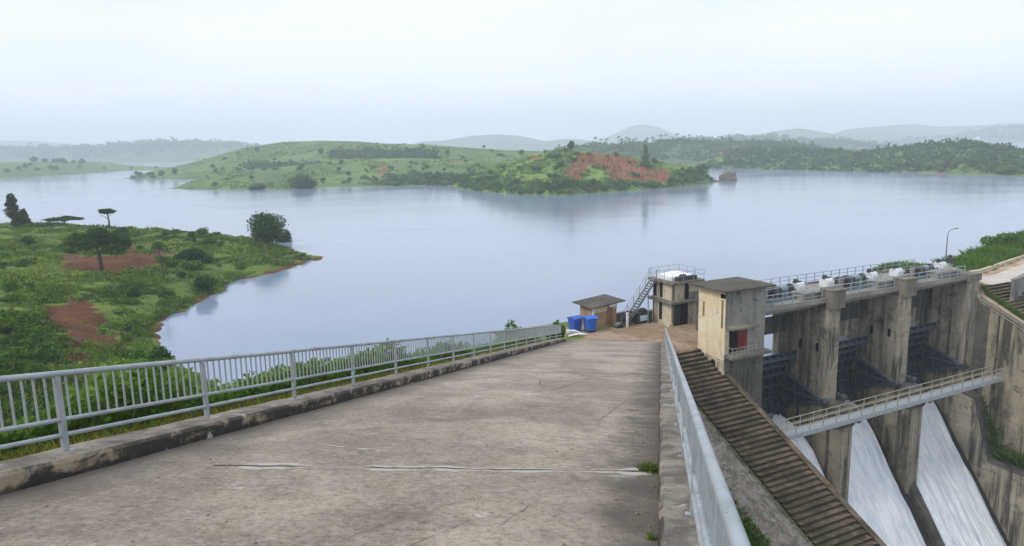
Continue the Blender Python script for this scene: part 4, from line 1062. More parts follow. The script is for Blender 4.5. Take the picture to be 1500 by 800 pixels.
m = MB(tx); m.tube([(-1.55, -12.72, .36), (-1.3, -12.72, .36)], .26, 12); m.tube([(-1.4, -12.72, .5), (-1.4, -12.72, .85)], .07, 8); m.build('pump_head', M_MACH, t)

# street lamp, pedestal and walls on the right bank
lp = dam(37.6, -5.3, 2.0)
t = empty('street_lamp', lp, DROT, 'slim grey street lamp with a curved arm behind the end of the deck', 'street lamp')
m = MB(); m.tube([(0, 0, 0), (0, 0, 1.2), (0, 0, 5.0)], [.09, .08, .05], 8); m.build('pole', M_LAMP, t)
m = MB(); m.tube([(0, 0, 4.95), (.12, 0, 5.3), (.5, 0, 5.5), (1.3, 0, 5.62)], [.045, .04, .035, .03], 6); m.build('arm', M_LAMP, t)
m = MB(); m.prism([(-.09, 0), (.09, 0), (.06, .1), (-.06, .1)], 0, 1.2, 1.75); 
m.build('lamp_head', M_LAMP, t).location = (0, 0, 5.56)
t, tx = dthing('control_pedestal', 35.6, -3.6, 3.0, 'pale pedestal with a dark cap at the end of the deck', 'pedestal')
m = MB(tx); m.box(35.35, 35.85, -3.85, -3.35, 2.6, 4.2); m.build('base', M_CREAM2, t)
m = MB(tx); m.box(35.3, 35.9, -3.9, -3.3, 4.2, 4.8); m.tube([(35.6, -3.6, 4.8), (35.6, -3.6, 5.1)], .2, 8); m.build('cap', M_MACH, t)
t, tx = dthing('parapet_wall', 40, 1.5, 1.5, 'short grey parapet wall at the roadside above the brown steps', 'wall')
m = MB(tx); m.prism([(37.6, 1.75), (47.5, -.9), (47.6, -.55), (37.7, 2.1)], 2, .6, 2.95); m.build('wall', M_CONC_G, t)
m = MB(tx); m.prism([(37.55, 1.7), (47.55, -.95), (47.65, -.5), (37.65, 2.15)], 2, 2.95, 3.05); m.build('coping', M_CONC_G, t)
t, tx = dthing('roadside_wall', 50, -6, 2.0, 'long low pale wall edging the far side of the dirt road', 'wall')
m = MB(tx); m.prism([(36, -4.75), (43.8, -4.75), (75, -11.6), (75, -11.95), (43.8, -5.1), (36, -5.1)], 2, 1.6, 2.55); m.build('wall', M_CREAM2, t)

# ================================================================== RAMP RAILINGS
def railing(label, la, a_first, pitch, n, a_start, a_end, side):
    t = empty('metal_railing', (0, 0, -H0), RAMP_ROT, label, 'railing', 'grey railings along the ramp')
    base = .26
    for nm, h, r in (('top_rail', 1.11, .043), ('middle_rail', .46, .031), ('bottom_rail', .24, .031)):
        m = MB(ramp_xf); pts = [(la+.006*fbm(a, h, .3), a, base+h+.008*fbm(a, h+3, .4)) for a in np.arange(a_start, a_end+.01, .75)]
        m.tube(pts, r, 14 if nm == 'top_rail' else 10); m.build(nm, M_GALV, t, smooth=True)
    m = MB(); m.box(-.03, .03, -.045, .045, -.02, 1.09); m.box(-.08, .08, -.08, .08, -.02, .012); pp = None
    for k in range(n):
        a = a_first+k*pitch
        if a < a_start or a > a_end+.1: continue
        if pp is None: pp = m.build('post', M_GALV, t, bevel=.006); o = pp
        else: o = pp.copy(); COL.objects.link(o); o.parent = t
        o.location = ramp_xf(la, a, base)
    # balusters: the nearest hundred each on its own, the rest in one
    bal = []
    sp = pitch/18
    k = int((a_start-a_first)/sp)
    a = a_first+k*sp
    while a < a_end:
        if k % 18 != 0: bal.append(a)
        k += 1; a = a_first+k*sp
    m = MB(); m.box(-.011, .011, -.0125, .0125, .46, 1.09); pp = None
    lo = [a for a in bal if a > (3.2 if side < 0 else .4)]; first = lo[:100]; rest = [a for a in bal if a not in first]
    for a in first:
        if pp is None: pp = m.build('baluster', M_GALV, t); o = pp
        else: o = pp.copy(); COL.objects.link(o); o.parent = t
        o.location = ramp_xf(la+side*.02, a, base)
    m = MB(ramp_xf)
    for a in rest: m.box(la+side*.02-.011, la+side*.02+.011, a-.0125, a+.0125, base+.46, base+1.09)
    o = m.build('baluster', M_GALV, t, normals=False); o['kind'] = 'stuff'
railing('grey tubular railing on the grassy kerb above the reservoir', -8.0, 7.95-3.1*3, 3.1, 22, -2, 57.4, -1)
railing('grey tubular railing on the kerb above the mossy steps', .36, 1.0-3.1, 3.1, 23, -1.5, 58.8, 1)

# ================================================================== VEGETATION
def leaf_quads(C, size, flat=0.0, rnd=None):
    """quads of given sizes at centres C with random facing"""
    n = len(C); u = rng.normal(size=(n, 3)); u /= np.linalg.norm(u, axis=1)[:, None]
    v = rng.normal(size=(n, 3)); v -= (v*u).sum(1)[:, None]*u; v /= np.linalg.norm(v, axis=1)[:, None]
    s = (np.asarray(size)*rng.uniform(.6, 1.3, n))[:, None]
    u = u*s; v = v*s*.62
    V = np.stack([C-u, C-v*.9, C+u, C+v], 1).reshape(-1, 3)
    return V, np.arange(4*n).reshape(n, 4)
def crown_pts(clumps, n):
    """points in the outer part of a set of ellipsoids; tone varies by clump"""
    w = np.array([c[3]*c[4]*c[5] for c in clumps])**.67; w /= w.sum()
    idx = rng.choice(len(clumps), n, p=w); c = np.array(clumps)[idx]
    d = rng.normal(size=(n, 3)); d /= np.linalg.norm(d, axis=1)[:, None]
    r = rng.uniform(.35, 1.0, n)**.5*(1+.12*rng.normal(size=n))
    P = c[:, :3]+d*c[:, 3:6]*r[:, None]
    tone = np.clip(rng.uniform(.25, .75, len(clumps))[idx]+rng.normal(0, .16, n), 0, 1)
    return P, tone
def make_crown(clumps, n, size, mat, name='crown', parent=None):
    P, tone = crown_pts(clumps, n); V, Fq = leaf_quads(P, size)
    return np_mesh(name, V, Fq, mat, parent, {'tone': np.repeat(tone, 4)})
def clumps_for(kind, h, w):
    q = []
    if kind == 'round':
        for k in range(11):
            an = random.uniform(0, 6.28); r = random.uniform(0, .32)*w; z = random.uniform(.42, .85)*h
            s = random.uniform(.2, .32); q.append((r*math.cos(an), r*math.sin(an), z, w*s, w*s, h*s*.62))
    elif kind == 'bush':
        for k in range(8):
            an = random.uniform(0, 6.28); r = random.uniform(0, .35)*w; s = random.uniform(.2, .33)
            q.append((r*math.cos(an), r*math.sin(an), random.uniform(.25, .62)*h, w*s, w*s, h*random.uniform(.22, .36)))
    elif kind == 'spread':
        for k in range(16):
            an = random.uniform(0, 6.28); r = random.uniform(.0, .42)*w; s = random.uniform(.12, .2)
            q.append((r*math.cos(an), r*math.sin(an), h*(.86-.5*(r/w)**1.3*1.6)+random.uniform(-.12, .05)*h, w*s, w*s, h*.13))
    elif kind == 'conifer':
        for k in range(14):
            f = k/13; an = random.uniform(0, 6.28); r = .5*w*(1-f)**.8*random.uniform(.2, .7); s = .16+.12*(1-f)
            q.append((r*math.cos(an), r*math.sin(an), h*(.12+.84*f), w*s*1.1, w*s*1.1, h*.10))
    elif kind == 'umbrella':
        for k in range(9):
            an = random.uniform(0, 6.28); r = random.uniform(.1, .4)*w
            q.append((r*math.cos(an), r*math.sin(an), h*(.82+random.uniform(-.09, .1)), w*.2, w*.2, h*.07))
    elif kind == 'bamboo':
        for k in range(16):
            an = random.uniform(0, 6.28); f = random.uniform(.2, .95); r = w*(.08+.38*f**1.5)*random.uniform(.3, 1)
            q.append((r*math.cos(an), r*math.sin(an), h*f*(1-.18*(r/w)), w*.15, w*.15, h*.12))
    return q
def trunk_mesh(h, r, lean=0.0, limbs=4, w=2.0, parent=None, bend=.06, name='trunk'):
    m = MB(); pts = [(lean*h*f**1.5+bend*h*math.sin(3*f), bend*h*math.cos(4*f)-bend*h, h*f-.25*(f == 0)) for f in np.linspace(0, 1, 6)]
    m.tube(pts, [r*(1.25-.85*f) for f in np.linspace(0, 1, 6)], 7)
    for k in range(limbs):
        an = k*2.4+random.uniform(0, .8); f = random.uniform(.5, .85); b = Vector(pts[0]).lerp(Vector(pts[-1]), f)
        e = b+Vector((math.cos(an)*w*.34, math.sin(an)*w*.34, h*.28)); m.tube([b, b.lerp(e, .5)+Vector((0, 0, .05*h)), e], [r*.45, r*.3, r*.14], 5)
    return m.build(name, M_TRUNK, parent, smooth=True)
def tree(name, label, cat, loc, kind, h, w, n, size, mat, group=None, tr=None, trh=None, lean=0, limbs=4, rz=0):
    t = empty(name, loc, rz, label, cat, group)
    make_crown(clumps_for(kind, h, w), n, size, mat, 'crown', t)
    trunk_mesh(trh or h*.6, tr or h*.03, lean, limbs, w, t)
    return t
def copy_tree(src, loc, s, rz, label=None, sz=None):
    r = src.copy(); COL.objects.link(r); r.location = loc; r.scale = (s, s, sz or s*random.uniform(.8, 1.2)); r.rotation_euler = (0, 0, rz)
    if label: r['label'] = label
    for ch in src.children:
        c = ch.copy(); COL.objects.link(c); c.parent = r
    return r

dg = bpy.context.evaluated_depsgraph_get()
def bvh(o):
    me = o.data; return BVHTree.FromPolygons([v.co for v in me.vertices], [tuple(p.vertices) for p in me.polygons])
B_BANK = bvh(bank)
def hit(tree_, px, py, far=6000):
    d = Vector(ray(px, py)).normalized(); r = tree_.ray_cast(Vector((0, 0, 0)), d, far); return r[0]
def drop(tree_, x, y):
    r = tree_.ray_cast(Vector((x, y, 300)), Vector((0, 0, -1)), 600); return r[0]

# ---- single trees on the near headland
def on_bank(px, py, y=None):
    p = hit(B_BANK, px, py)
    if p is None:
        q = at_y(px, py, y or 160); p = drop(B_BANK, q[0], q[1])
    return p
def mpp(p): return p.y/FPX        # metres per photo pixel there
p = on_bank(22, 332, 176); k = mpp(p)
tree('pine_tree', 'tall dark conical tree on the headland skyline, far left', 'tree', p, 'conifer', 46*k, 30*k, 2600, 1.6*k, M_LEAFD, None, .25)
p = on_bank(37, 331, 177); k = mpp(p)
tree('pine_tree', 'short dark tree leaning against the tall conical tree', 'tree', p, 'conifer', 24*k, 20*k, 1300, 1.6*k, M_LEAFD, None, .2)
p = on_bank(160, 334, 172); k = mpp(p)
tree('umbrella_tree', 'slim tree with a small flat crown on a bare trunk', 'tree', p, 'umbrella', 31*k, 30*k, 1300, 1.4*k, M_LEAFD, None, .2, 26*k, .02, 5)
p = on_bank(95, 331, 174); k = mpp(p)
tree('spreading_tree', 'low arching dark tree on the headland skyline', 'tree', p, 'spread', 15*k, 50*k, 1500, 1.5*k, M_LEAFD, None, .2)
p = on_bank(148, 400, 114); k = mpp(p)
tree('spreading_tree', 'broad dark spreading tree in front of the red earth scarp', 'tree', p, 'spread', 70*k, 98*k, 6500, 2.0*k, M_LEAFD, None, .3, 50*k, 0, 6)
p = on_bank(240, 412, 110); k = mpp(p)
t = empty('palm_tree', p, 0, 'thin grey palm with drooping ragged fronds near the water', 'tree')
trunk_mesh(58*k, .13, -.05, 0, 1, t, .015)
def palm_fronds(parent, top, n, L, wd, droop=1.0, mat=M_LEAFD):
    V = []; Fq = []; T = []
    for i in range(n):
        an = 6.283*i/n+random.uniform(-.25, .25); up = random.uniform(-.1, .75); prev = None
        for s in range(5):
            f = s/4; x = L*f*(1-.15*f); z = L*(up*f-droop*.95*f*f)
            c = np.array([top[0]+math.cos(an)*x, top[1]+math.sin(an)*x, top[2]+z]); sd = np.array([-math.sin(an), math.cos(an), 0])*wd*(1-.8*f)*(.4 if s == 0 else 1); dz = np.array([0, 0, -wd*.5*(s > 0)])
            a0_ = len(V); V += [c-sd+dz, c, c+sd+dz]
            if prev is not None: Fq += [(prev, prev+1, a0_+1, a0_), (prev+1, prev+2, a0_+2, a0_+1)]
            prev = a0_; T += [random.uniform(.2, .8)]*3
    return np_mesh('crown', np.array(V), np.array(Fq), mat, parent, {'tone': np.array(T)})
palm_fronds(t, (-.05*58*k, 0, 57*k), 9, 17*k, 3*k, 1.1, M_LEAFD)
p = on_bank(392, 357, 150); k = mpp(p)
tree('bamboo_clump', 'big feathery bamboo clump near the tip of the headland', 'bamboo', p, 'bush', 54*k, 60*k, 5200, 1.7*k, M_LEAF, None, .15, 30*k, 0, 9)
p = on_bank(415, 358, 148); k = mpp(p)
tree('bush', 'rounded bush growing against the bamboo clump', 'bush', p, 'bush', 26*k, 34*k, 1800, 1.6*k, M_LEAFD, None, .12, 12*k)
p = on_bank(300, 428, 101); k = mpp(p)
tree('bush', 'dense dark bush overhanging the inner shore of the headland', 'bush', p, 'bush', 30*k, 38*k, 2200, 2*k, M_LEAF, None, .12, 12*k)
p = on_bank(284, 385, 126); k = mpp(p)
tree('bush', 'wide dark green bush right of the grey palm', 'bush', p, 'bush', 28*k, 46*k, 2200, 2*k, M_LEAFD, None, .12, 12*k)
p = on_bank(238, 545, 64); k = mpp(p)
tree('bush', 'dark leafy bush at the water edge above the railing', 'bush', p, 'bush', 44*k, 48*k, 2200, 2.6*k, M_LEAF, None, .12, 18*k)

# smaller bushes scattered over the headland
protos = []
for i, (mt, lb) in enumerate([(M_LEAF, 'mid green bush among the grass of the headland'), (M_LEAFD, 'dark green bush among the grass of the headland'), (M_LEAFB, 'bright green bush among the grass of the headland')]):
    t = empty('bush', (0, 0, -100), 0, lb, 'bush', 'bushes scattered over the headland')
    make_crown(clumps_for('bush', 1.6, 2.6), 420, .17, mt, 'crown', t); trunk_mesh(.8, .05, 0, 3, 1.2, t); protos.append(t)
used = [False]*3
REG = [((0, 330), (470, 372), 50), ((200, 345), (460, 395), 44), ((0, 360), (110, 400), 16), ((0, 410), (90, 540), 44), ((150, 370), (330, 440), 24), ((170, 430), (300, 500), 20), ((0, 500), (230, 545), 16), ((100, 340), (300, 372), 20)]
for (x0, y0), (x1, y1), cnt in REG:
    for _ in range(int(cnt*.8)):
        px, py = random.uniform(x0, x1), random.uniform(y0, y1); p = hit(B_BANK, px, py, 400)
        if p is None or p.z < WZ+.35: continue
        if any(in_poly(np.array([px]), np.array([py]), pl)[0] for pl in BANK_SOIL[:4]): continue
        i = random.choice((0, 0, 1, 2, 2)); s = random.choice((.4, .5, .65, .8, 1.1))*random.uniform(.8, 1.15)
        if used[i]: copy_tree(protos[i], p-Vector((0, 0, .1)), s, random.uniform(0, 6.28))
        else: protos[i].location = p; used[i] = True
# bushes that show above the left railing
for px, py, h, w_, lb in [(325, 575, 66, 72, 'round leafy bush seen through the railing above the reservoir'), (752, 500, 34, 52, 'pale sprawling bush behind the middle of the grassy railing'), (815, 493, 26, 30, 'small dark bush behind the end of the grassy railing'), (150, 660, 60, 80, 'low weedy bush just behind the near railing posts')]:
    d = {325: 40, 752: 58, 815: 60, 150: 17}[px]; q = at_y(px, py, d); p = drop(B_BANK, q[0], q[1]) or Vector(q); k = d/FPX
    top = at_y(px, {325: 508, 752: 469, 815: 466, 150: 600}[px], d)[2]; hh = max(.5, min(5, (top-p.z)*1.06))
    tree('bush', lb, 'bush', p, 'bush', hh, w_*k, 2300, max(.08, 2.4*k), M_LEAF if px != 752 else M_LEAFB, None, .05, hh*.4)

# ---- grass and weeds of the near bank
def blades(name, P, h, mat, lean=.35, wd=.035):
    n = len(P); an = rng.uniform(0, 6.28, n); hh = h*rng.uniform(.5, 1.25, n)
    sd = np.stack([np.cos(an), np.sin(an), np.zeros(n)], 1)*(wd*rng.uniform(.6, 1.4, n))[:, None]
    ln = np.stack([rng.normal(0, lean, n)*hh, rng.normal(0, lean, n)*hh, hh], 1)
    V = np.stack([P-sd, P+sd, P+ln*.6+sd*.7, P+ln*np.array([1.25, 1.25, 1])], 1).reshape(-1, 3)
    T = np.repeat(np.clip(rng.normal(.5, .22, n), 0, 1), 4)
    o = np_mesh(name, V, np.arange(4*n).reshape(n, 4), mat, None, {'tone': T}); tag(o, kind='stuff'); return o
def ramp_scatter(n, l0, l1, a0, a1, pw=1.0, z=None):
    la = -(l0+(l1-l0)*rng.uniform(0, 1, n)**pw); al = a0+(a1-a0)*rng.uniform(0, 1, n)**1.7
    X = HD[0]*al+LD[0]*la; Y = HD[1]*al+LD[1]*la; Z = bank_h(X, Y)
    return np.stack([X, Y, Z-.03], 1)
P = ramp_scatter(34000, 8.3, 11.5, 1, 62); tag(blades('grass', P, .16, M_GRASSY, .5, .02), 'short yellow green verge grass behind the kerb', 'grass')
P = ramp_scatter(14000, 9.4, 13.0, 1, 62, .7); tag(blades('grass', P, .22, M_GRASS, .5, .025), 'green verge grass along the left kerb', 'grass')
# tall weeds lower on the embankment
P = ramp_scatter(42000, 10.6, 17, 6, 62); 
hw = np.clip(np.array([.8+.9*fbm(p[0], p[1], .22) for p in P]), .25, 1.5)
nl = 5; C = np.repeat(P, nl, 0); f = rng.uniform(.05, 1, len(C)); C = C+np.stack([rng.normal(0, .10, len(C)), rng.normal(0, .10, len(C)), np.repeat(hw, nl)*f], 1)
V, Fq = leaf_quads(C, .085); tn = np.clip(np.repeat(np.array([.58+.8*fbm(p[0], p[1], .5, 3, 3.0) for p in P]), nl)*.7+.35*f+rng.normal(0, .12, len(C)), 0, 1)
o = np_mesh('weeds', V, Fq, M_LEAFB, None, {'tone': np.repeat(tn, 4)}); tag(o, 'tall green weeds on the slope below the railing', 'weeds', kind='stuff')
Pb = P[::5]; o = blades('weeds', Pb, hw[::5]*.85, M_GRASS, .2, .009); tag(o, 'thin grass stems rising out of the weeds below the railing', 'weeds')
# rough pasture of the headland
pts = []; 
Y_ = rng.uniform(34, 180, 170000); X_ = -Y_*rng.uniform(.12, .80, 170000); Z_ = bank_h(X_, Y_)
ok = (Z_ > WZ+.25); Pp = np.stack([X_, Y_, Z_-.05], 1)[ok]
px, py = project(Pp); bad = np.zeros(len(Pp), bool)
jx = np.array([mn.fractal(Vector((a*.05, b*.09, 1)), 1, 2, 5) for a, b in zip(px, py)]); jy = np.array([mn.fractal(Vector((a*.05, b*.09, 9)), 1, 2, 5) for a, b in zip(px, py)])
for k_, pl in enumerate(BANK_SOIL): bad |= in_poly(px+jx*20, py+jy*13, pl) & (rng.uniform(size=len(px)) < (.97, .9, .97, .93, .5, .72)[k_])
Pp = Pp[~bad]
nz = np.array([fbm(p[0], p[1], .07, 4, 2.0) for p in Pp]); Pp = Pp[nz > -.55]; nz = nz[nz > -.55]
o = blades('grass', Pp[::2], np.clip(.2+nz[::2]*.8, .12, .7), M_LEAFB, .5, .09); tag(o, 'rough green pasture grass covering the headland', 'grass')
Pp2 = Pp[rng.uniform(size=len(Pp)) < .35]+rng.normal(0, .8, (int(0), 3)).sum() if False else Pp[::3]+np.array([.4, .3, 0])
o = blades('grass', Pp2, .3, M_GRASS, .55, .09); tag(o, 'yellowish grass tufts mixed into the headland pasture', 'grass')

hb = np.array([fbm(p[0], p[1], .16, 4, 5.0) for p in Pp]); nf = np.array([fbm(p[0], p[1], .05, 3, 8.0) for p in Pp])
sel = hb > -.60; Pc = Pp[sel]; hc = np.clip(.22+hb[sel]*1.5, .1, 1.2)
f = rng.uniform(0, 1, len(Pc))**.7; C = Pc+np.stack([rng.normal(0, .2, len(Pc)), rng.normal(0, .2, len(Pc)), hc*f], 1)
V, Fq = leaf_quads(C, .26*(C[:, 1]/110)**.5); tn = np.clip(.56+nf[sel]*.9+.25*(f-.5)+rng.normal(0, .13, len(Pc)), 0, 1)
o = np_mesh('scrub', V, Fq, M_SCRUB, None, {'tone': np.repeat(tn, 4)}); tag(o, 'low leafy scrub covering the headland', 'scrub', kind='stuff')
C2 = C[::3]+rng.normal(0, .3, C[::3].shape)*np.array([1, 1, .3]); V, Fq = leaf_quads(C2, .24); tn2 = np.clip(tn[::3]+rng.normal(0, .1, len(C2)), 0, 1)
o = np_mesh('scrub', V, Fq, M_LEAF, None, {'tone': np.repeat(tn2, 4)}); tag(o, 'darker leafy scrub mixed over the headland', 'scrub', kind='stuff')

# ---- right bank grass strip, grass by the steps, ledge grass
def dscatter(n, a0, a1, b0, b1, zf):
    a = rng.uniform(a0, a1, n); b = rng.uniform(b0, b1, n); z = zf(a, b)
    return np.stack([DO[0]+DA[0]*a+DB[0]*b, DO[1]+DA[1]*a+DB[1]*b, YZ+z], 1)
a = rng.uniform(33, 95, 26000); b = -5.3-np.clip(a-43.8, 0, 200)*.22-rng.uniform(0, 6, 26000)**1.0
P = np.stack([DO[0]+DA[0]*a+DB[0]*b, DO[1]+DA[1]*a+DB[1]*b, YZ+right_h(a, b)-.1], 1)
o = blades('grass', P, .85+.3*np.sin(a*.7), M_LEAFB, .3, .07); tag(o, 'tall fresh grass beyond the low roadside wall', 'grass')
P = dscatter(7000, 35.85, 36.5, -.2, 14, lambda a, b: right_h(a, b)-.05); o = blades('grass', P, .4, M_GRASS, .5, .04); tag(o, 'grass strip between retaining wall and brown steps', 'grass')
P = dscatter(5000, 34.5, 35.1, .6, 6.5, lambda a, b: np.where(b < 3.2, -10.2-(b-.6)*1.9, -15.4)); o = blades('grass', P, 1.25, M_LEAFB, .35, .06); tag(o, 'bright green weeds growing down the ledge by the outlet', 'weeds')
P = dscatter(6000, 41.6, 52, .4, 14, lambda a, b: right_h(a, b)); o = blades('grass', P, .4, M_LEAFB, .4, .05); tag(o, 'short green grass below the roadside parapet', 'grass')
P = dscatter(5000, -4.9, -4.4, -2, 24, lambda a, b: stair_z(b)); o = blades('grass', P, .10, M_LEAFB, .7, .025); tag(o, 'moss and small weeds along the edge of the mossy steps', 'weeds')
P = dscatter(9000, -9.6, -7.6, -1, 34, lambda a, b: stair_z(b)-.1); o = blades('grass', P, .45, M_LEAFB, .5, .05); tag(o, 'green weeds between the ramp and the paved apron', 'weeds')
p = dam(64, -14, 2.6); tree('bush', 'rounded green bush at the far end of the roadside grass', 'bush', p, 'bush', 2.2, 4.2, 1500, .16, M_LEAFB, None, .1, 1.0)
# tufts on the ramp and in the yard
def tuft(label, la, al, n, h, sp, mat=M_GRASS):
    P = np.stack([rng.normal(0, sp, n), rng.normal(0, sp, n), np.zeros(n)], 1); t = blades('grass_tuft', P, h, mat, .5, .006); del t['kind']
    q = HD*al+LD*la; t.location = (q[0], q[1], SL*al-H0); tag(t, label, 'grass tuft')
tuft('small bright grass tuft in the joint by the right kerb', -.13, 10.35, 260, .12, .07, M_GRASS)
tuft('tiny weed at the foot of the right kerb, near the camera', -.06, 7.1, 60, .07, .03, M_GRASS)

# ---- trees of the island
def scatter_trees(surface, protos_, boxes, smin, smax, used_, zmin=WZ+.3, sink=.3, avoid=()):
    c = 0
    for (x0, y0, x1, y1, n) in boxes:
        for _ in range(n):
            px, py = random.uniform(x0, x1), random.uniform(y0, y1)
            p = hit(surface, px, py)
            if p is None or p.z < zmin: continue
            if any(in_poly(np.array([px]), np.array([py]), pl)[0] for pl in avoid): continue
            i = random.randrange(len(protos_)); s = random.uniform(smin, smax); c += 1
            if used_[i]: copy_tree(protos_[i], p-Vector((0, 0, sink*s)), s, random.uniform(0, 6.28))
            else: protos_[i].location = p-Vector((0, 0, sink*s)); protos_[i].scale = (s, s, s); used_[i] = True
    return c
def proto_set(specs, cat, group):
    r = []
    for nm, lb, kind, h, w_, n, sz, mt in specs:
        t = empty(nm, (0, 0, -100), 0, lb, cat, group); make_crown(clumps_for(kind, h, w_), n, sz, mt, 'crown', t); trunk_mesh(h*.55, h*.035, 0, 3, w_, t); r.append(t)
    return r
B_ISL = bvh(island)
pr = proto_set([('shrub', 'green bush on the small island with the red scar', 'bush', 3.4, 5.5, 420, .42, M_LEAFI), ('shrub', 'dark bush on the small island with the red scar', 'bush', 3.8, 5.0, 420, .42, M_LEAFID),
                ('shrub', 'bright bush on the small island with the red scar', 'bush', 3.0, 5.0, 380, .42, M_LEAFI)], 'shrub', 'bushes on the island')
us = [False]*3; av = [pl for pl, v in isl_soil[:3]]
scatter_trees(B_ISL, pr, [(675, 268, 860, 285, 75), (860, 268, 1000, 282, 50), (990, 250, 1048, 268, 34), (700, 240, 830, 262, 14), (680, 262, 760, 278, 24)], .45, 1.0, us)
scatter_trees(B_ISL, pr, [(840, 225, 960, 262, 9), (880, 240, 990, 270, 7)], .3, .6, us)
scatter_trees(B_ISL, pr, [(790, 219, 960, 240, 18)], .4, .8, us)
for px, py, h, w_, kind, lb in [(837, 222, 16, 12, 'round', 'single dark tree on the very top of the island'), (945, 246, 33, 20, 'conifer', 'tall narrow tree on the slope right of the red scar'), (1030, 262, 24, 26, 'round', 'leafy tree at the low right end of the island'),
                               (815, 282, 26, 30, 'round', 'round dark tree at the island waterline below the grass')]:
    p = hit(B_ISL, px, py) or drop(B_ISL, *at_y(px, py, 370)[:2]); k = p.y/FPX
    tree('tree', lb, 'tree', p-Vector((0, 0, .3)), kind, h*k, w_*k, 700, .45, M_LEAFID, None, .2)
CV = []
for _ in range(9000):
    px_, py_ = random.uniform(662, 1048), random.uniform(220, 285); p = hit(B_ISL, px_, py_)
    if p is None or p.z < WZ+.3: continue
    inred = any(in_poly(np.array([px_]), np.array([py_]), pl)[0] for pl, v_ in isl_soil[:3])
    if inred and random.random() < .91: continue
    hN = fbm(p.x, p.y, .09, 4, 2.0)
    if hN < -.15: continue
    for _k in range(3): CV.append((p.x+random.gauss(0, .5), p.y+random.gauss(0, .5), p.z+random.uniform(0, .4+2.0*max(0, hN)), .45+hN*.8+random.gauss(0, .13)))
CV = np.array(CV); V, Fq = leaf_quads(CV[:, :3], .5); o = np_mesh('scrub', V, Fq, M_LEAFI, None, {'tone': np.repeat(np.clip(CV[:, 3], 0, 1), 4)}); tag(o, 'green scrub covering the small island', 'scrub', kind='stuff')
# rock off the island
q = at_z(1068, 265, WZ); k = q[1]/FPX
bm = bmesh.new(); bmesh.ops.create_icosphere(bm, subdivisions=4, radius=1)
for v in bm.verts:
    d = v.co.normalized(); f = 1+.30*mn.fractal(d*1.6, 1, 2, 5)+.10*mn.noise(d*5)
    v.co = Vector((d.x*12.5*k*f, d.y*10*k*f, max(-.6, (math.copysign(abs(d.z)**.6, d.z))*12.5*k*f)))
rme = bpy.data.meshes.new('rock'); bm.to_mesh(rme); bm.free(); rme.materials.append(plain('dark_rock', (.13, .11, .08), .9, 0, (.06, .085, .03), .35, .9))
rk = bpy.data.objects.new('rock', rme); COL.objects.link(rk); rk.location = (q[0], q[1], WZ); tag(rk, 'dark squat rock islet just off the end of the island', 'rock')
q = at_z(1052, 266, WZ); m = MB(); m.add([(x+.4*fbm(x, y, 1), y, z) for x, y, z in [(-3.2, -1, -.5), (3.2, -.8, -.5), (3, 1, -.5), (-3, 1, -.5), (-2.2, -.5, .7), (2.1, -.4, .5), (2, .5, .5), (-2, .5, .8)]], [(0, 1, 5, 4), (1, 2, 6, 5), (2, 3, 7, 6), (3, 0, 4, 7), (4, 5, 6, 7)])
rk = m.build('rock', bpy.data.materials['dark_rock'], loc=(q[0], q[1], WZ)); tag(rk, 'low flat rock between the island and the squat rock islet', 'rock')

# ---- trees on the green hills behind
B_A, B_B, B_C, B_H, B_J = bvh(headA), bvh(headB), bvh(leftC), bvh(ridgeH), bvh(rightJ)
pr2 = proto_set([('tree', 'small round tree dotted over the green hill left of the island', 'round', 6, 6, 260, .65, M_LEAFID), ('tree', 'low bushy tree dotted over the green hill left of the island', 'bush', 4.2, 7, 260, .65, M_LEAFI)], 'tree', 'trees on the green hill left of the island')
us = [False]*2
scatter_trees(B_A, pr2, [(300, 262, 420, 276, 6), (420, 262, 560, 274, 20), (560, 258, 700, 272, 26), (440, 240, 700, 262, 26), (360, 242, 460, 252, 10), (600, 230, 800, 248, 18), (640, 255, 690, 272, 14)], .3, .75, us)
q = hit(B_A, 442, 276.5); k = q.y/FPX
tree('tree', 'large dark clump of trees on the shore of the green hill', 'tree', q-Vector((0, 0, .5)), 'bush', 27*k, 40*k, 1500, .8, M_LEAFID, None, .25)
q = hit(B_A, 375, 277); k = q.y/FPX
tree('tree', 'low dark thicket on the shore left of the large clump', 'thicket', q-Vector((0, 0, .5)), 'bush', 10*k, 34*k, 700, .7, M_LEAFID, None, .2)
q = hit(B_A, 736, 262) or hit(B_A, 736, 250); k = q.y/FPX
tree('tree', 'pale rounded tree standing behind the left end of the island', 'tree', q-Vector((0, 0, .5)), 'round', 22*k, 22*k, 600, .7, M_LEAFID, None, .25)
pr3 = proto_set([('tree', 'far small tree on the smooth rounded hill', 'round', 7, 7, 170, .9, M_LEAFID), ('tree', 'far low bush on the smooth rounded hill', 'bush', 4.5, 8, 170, .9, M_LEAFI)], 'tree', 'far trees on the rounded hill')
us = [False]*2
scatter_trees(B_B, pr3, [(200, 245, 420, 262, 12), (300, 215, 620, 250, 16), (480, 222, 620, 234, 22), (600, 214, 800, 232, 14), (185, 256, 240, 262, 10)], .35, .85, us)
pr4 = proto_set([('tree', 'hazy tree on the low far shore at the left', 'round', 8, 9, 170, 1.1, M_LEAFID)], 'tree', 'hazy trees on the far left shore'); us = [False]
scatter_trees(B_C, pr4, [(0, 238, 240, 256, 16), (40, 236, 130, 242, 10)], .5, 1.1, us)
pr5 = proto_set([('tree', 'leafy tree crowding the far right shore', 'round', 7, 7.5, 240, .75, M_LEAFI), ('tree', 'dark tree crowding the far right shore', 'round', 8, 7, 240, .75, M_LEAFID), ('tree', 'bushy tree crowding the far right shore', 'bush', 4.5, 7.5, 240, .75, M_LEAFI)], 'tree', 'trees along the far right shore'); us = [False]*3
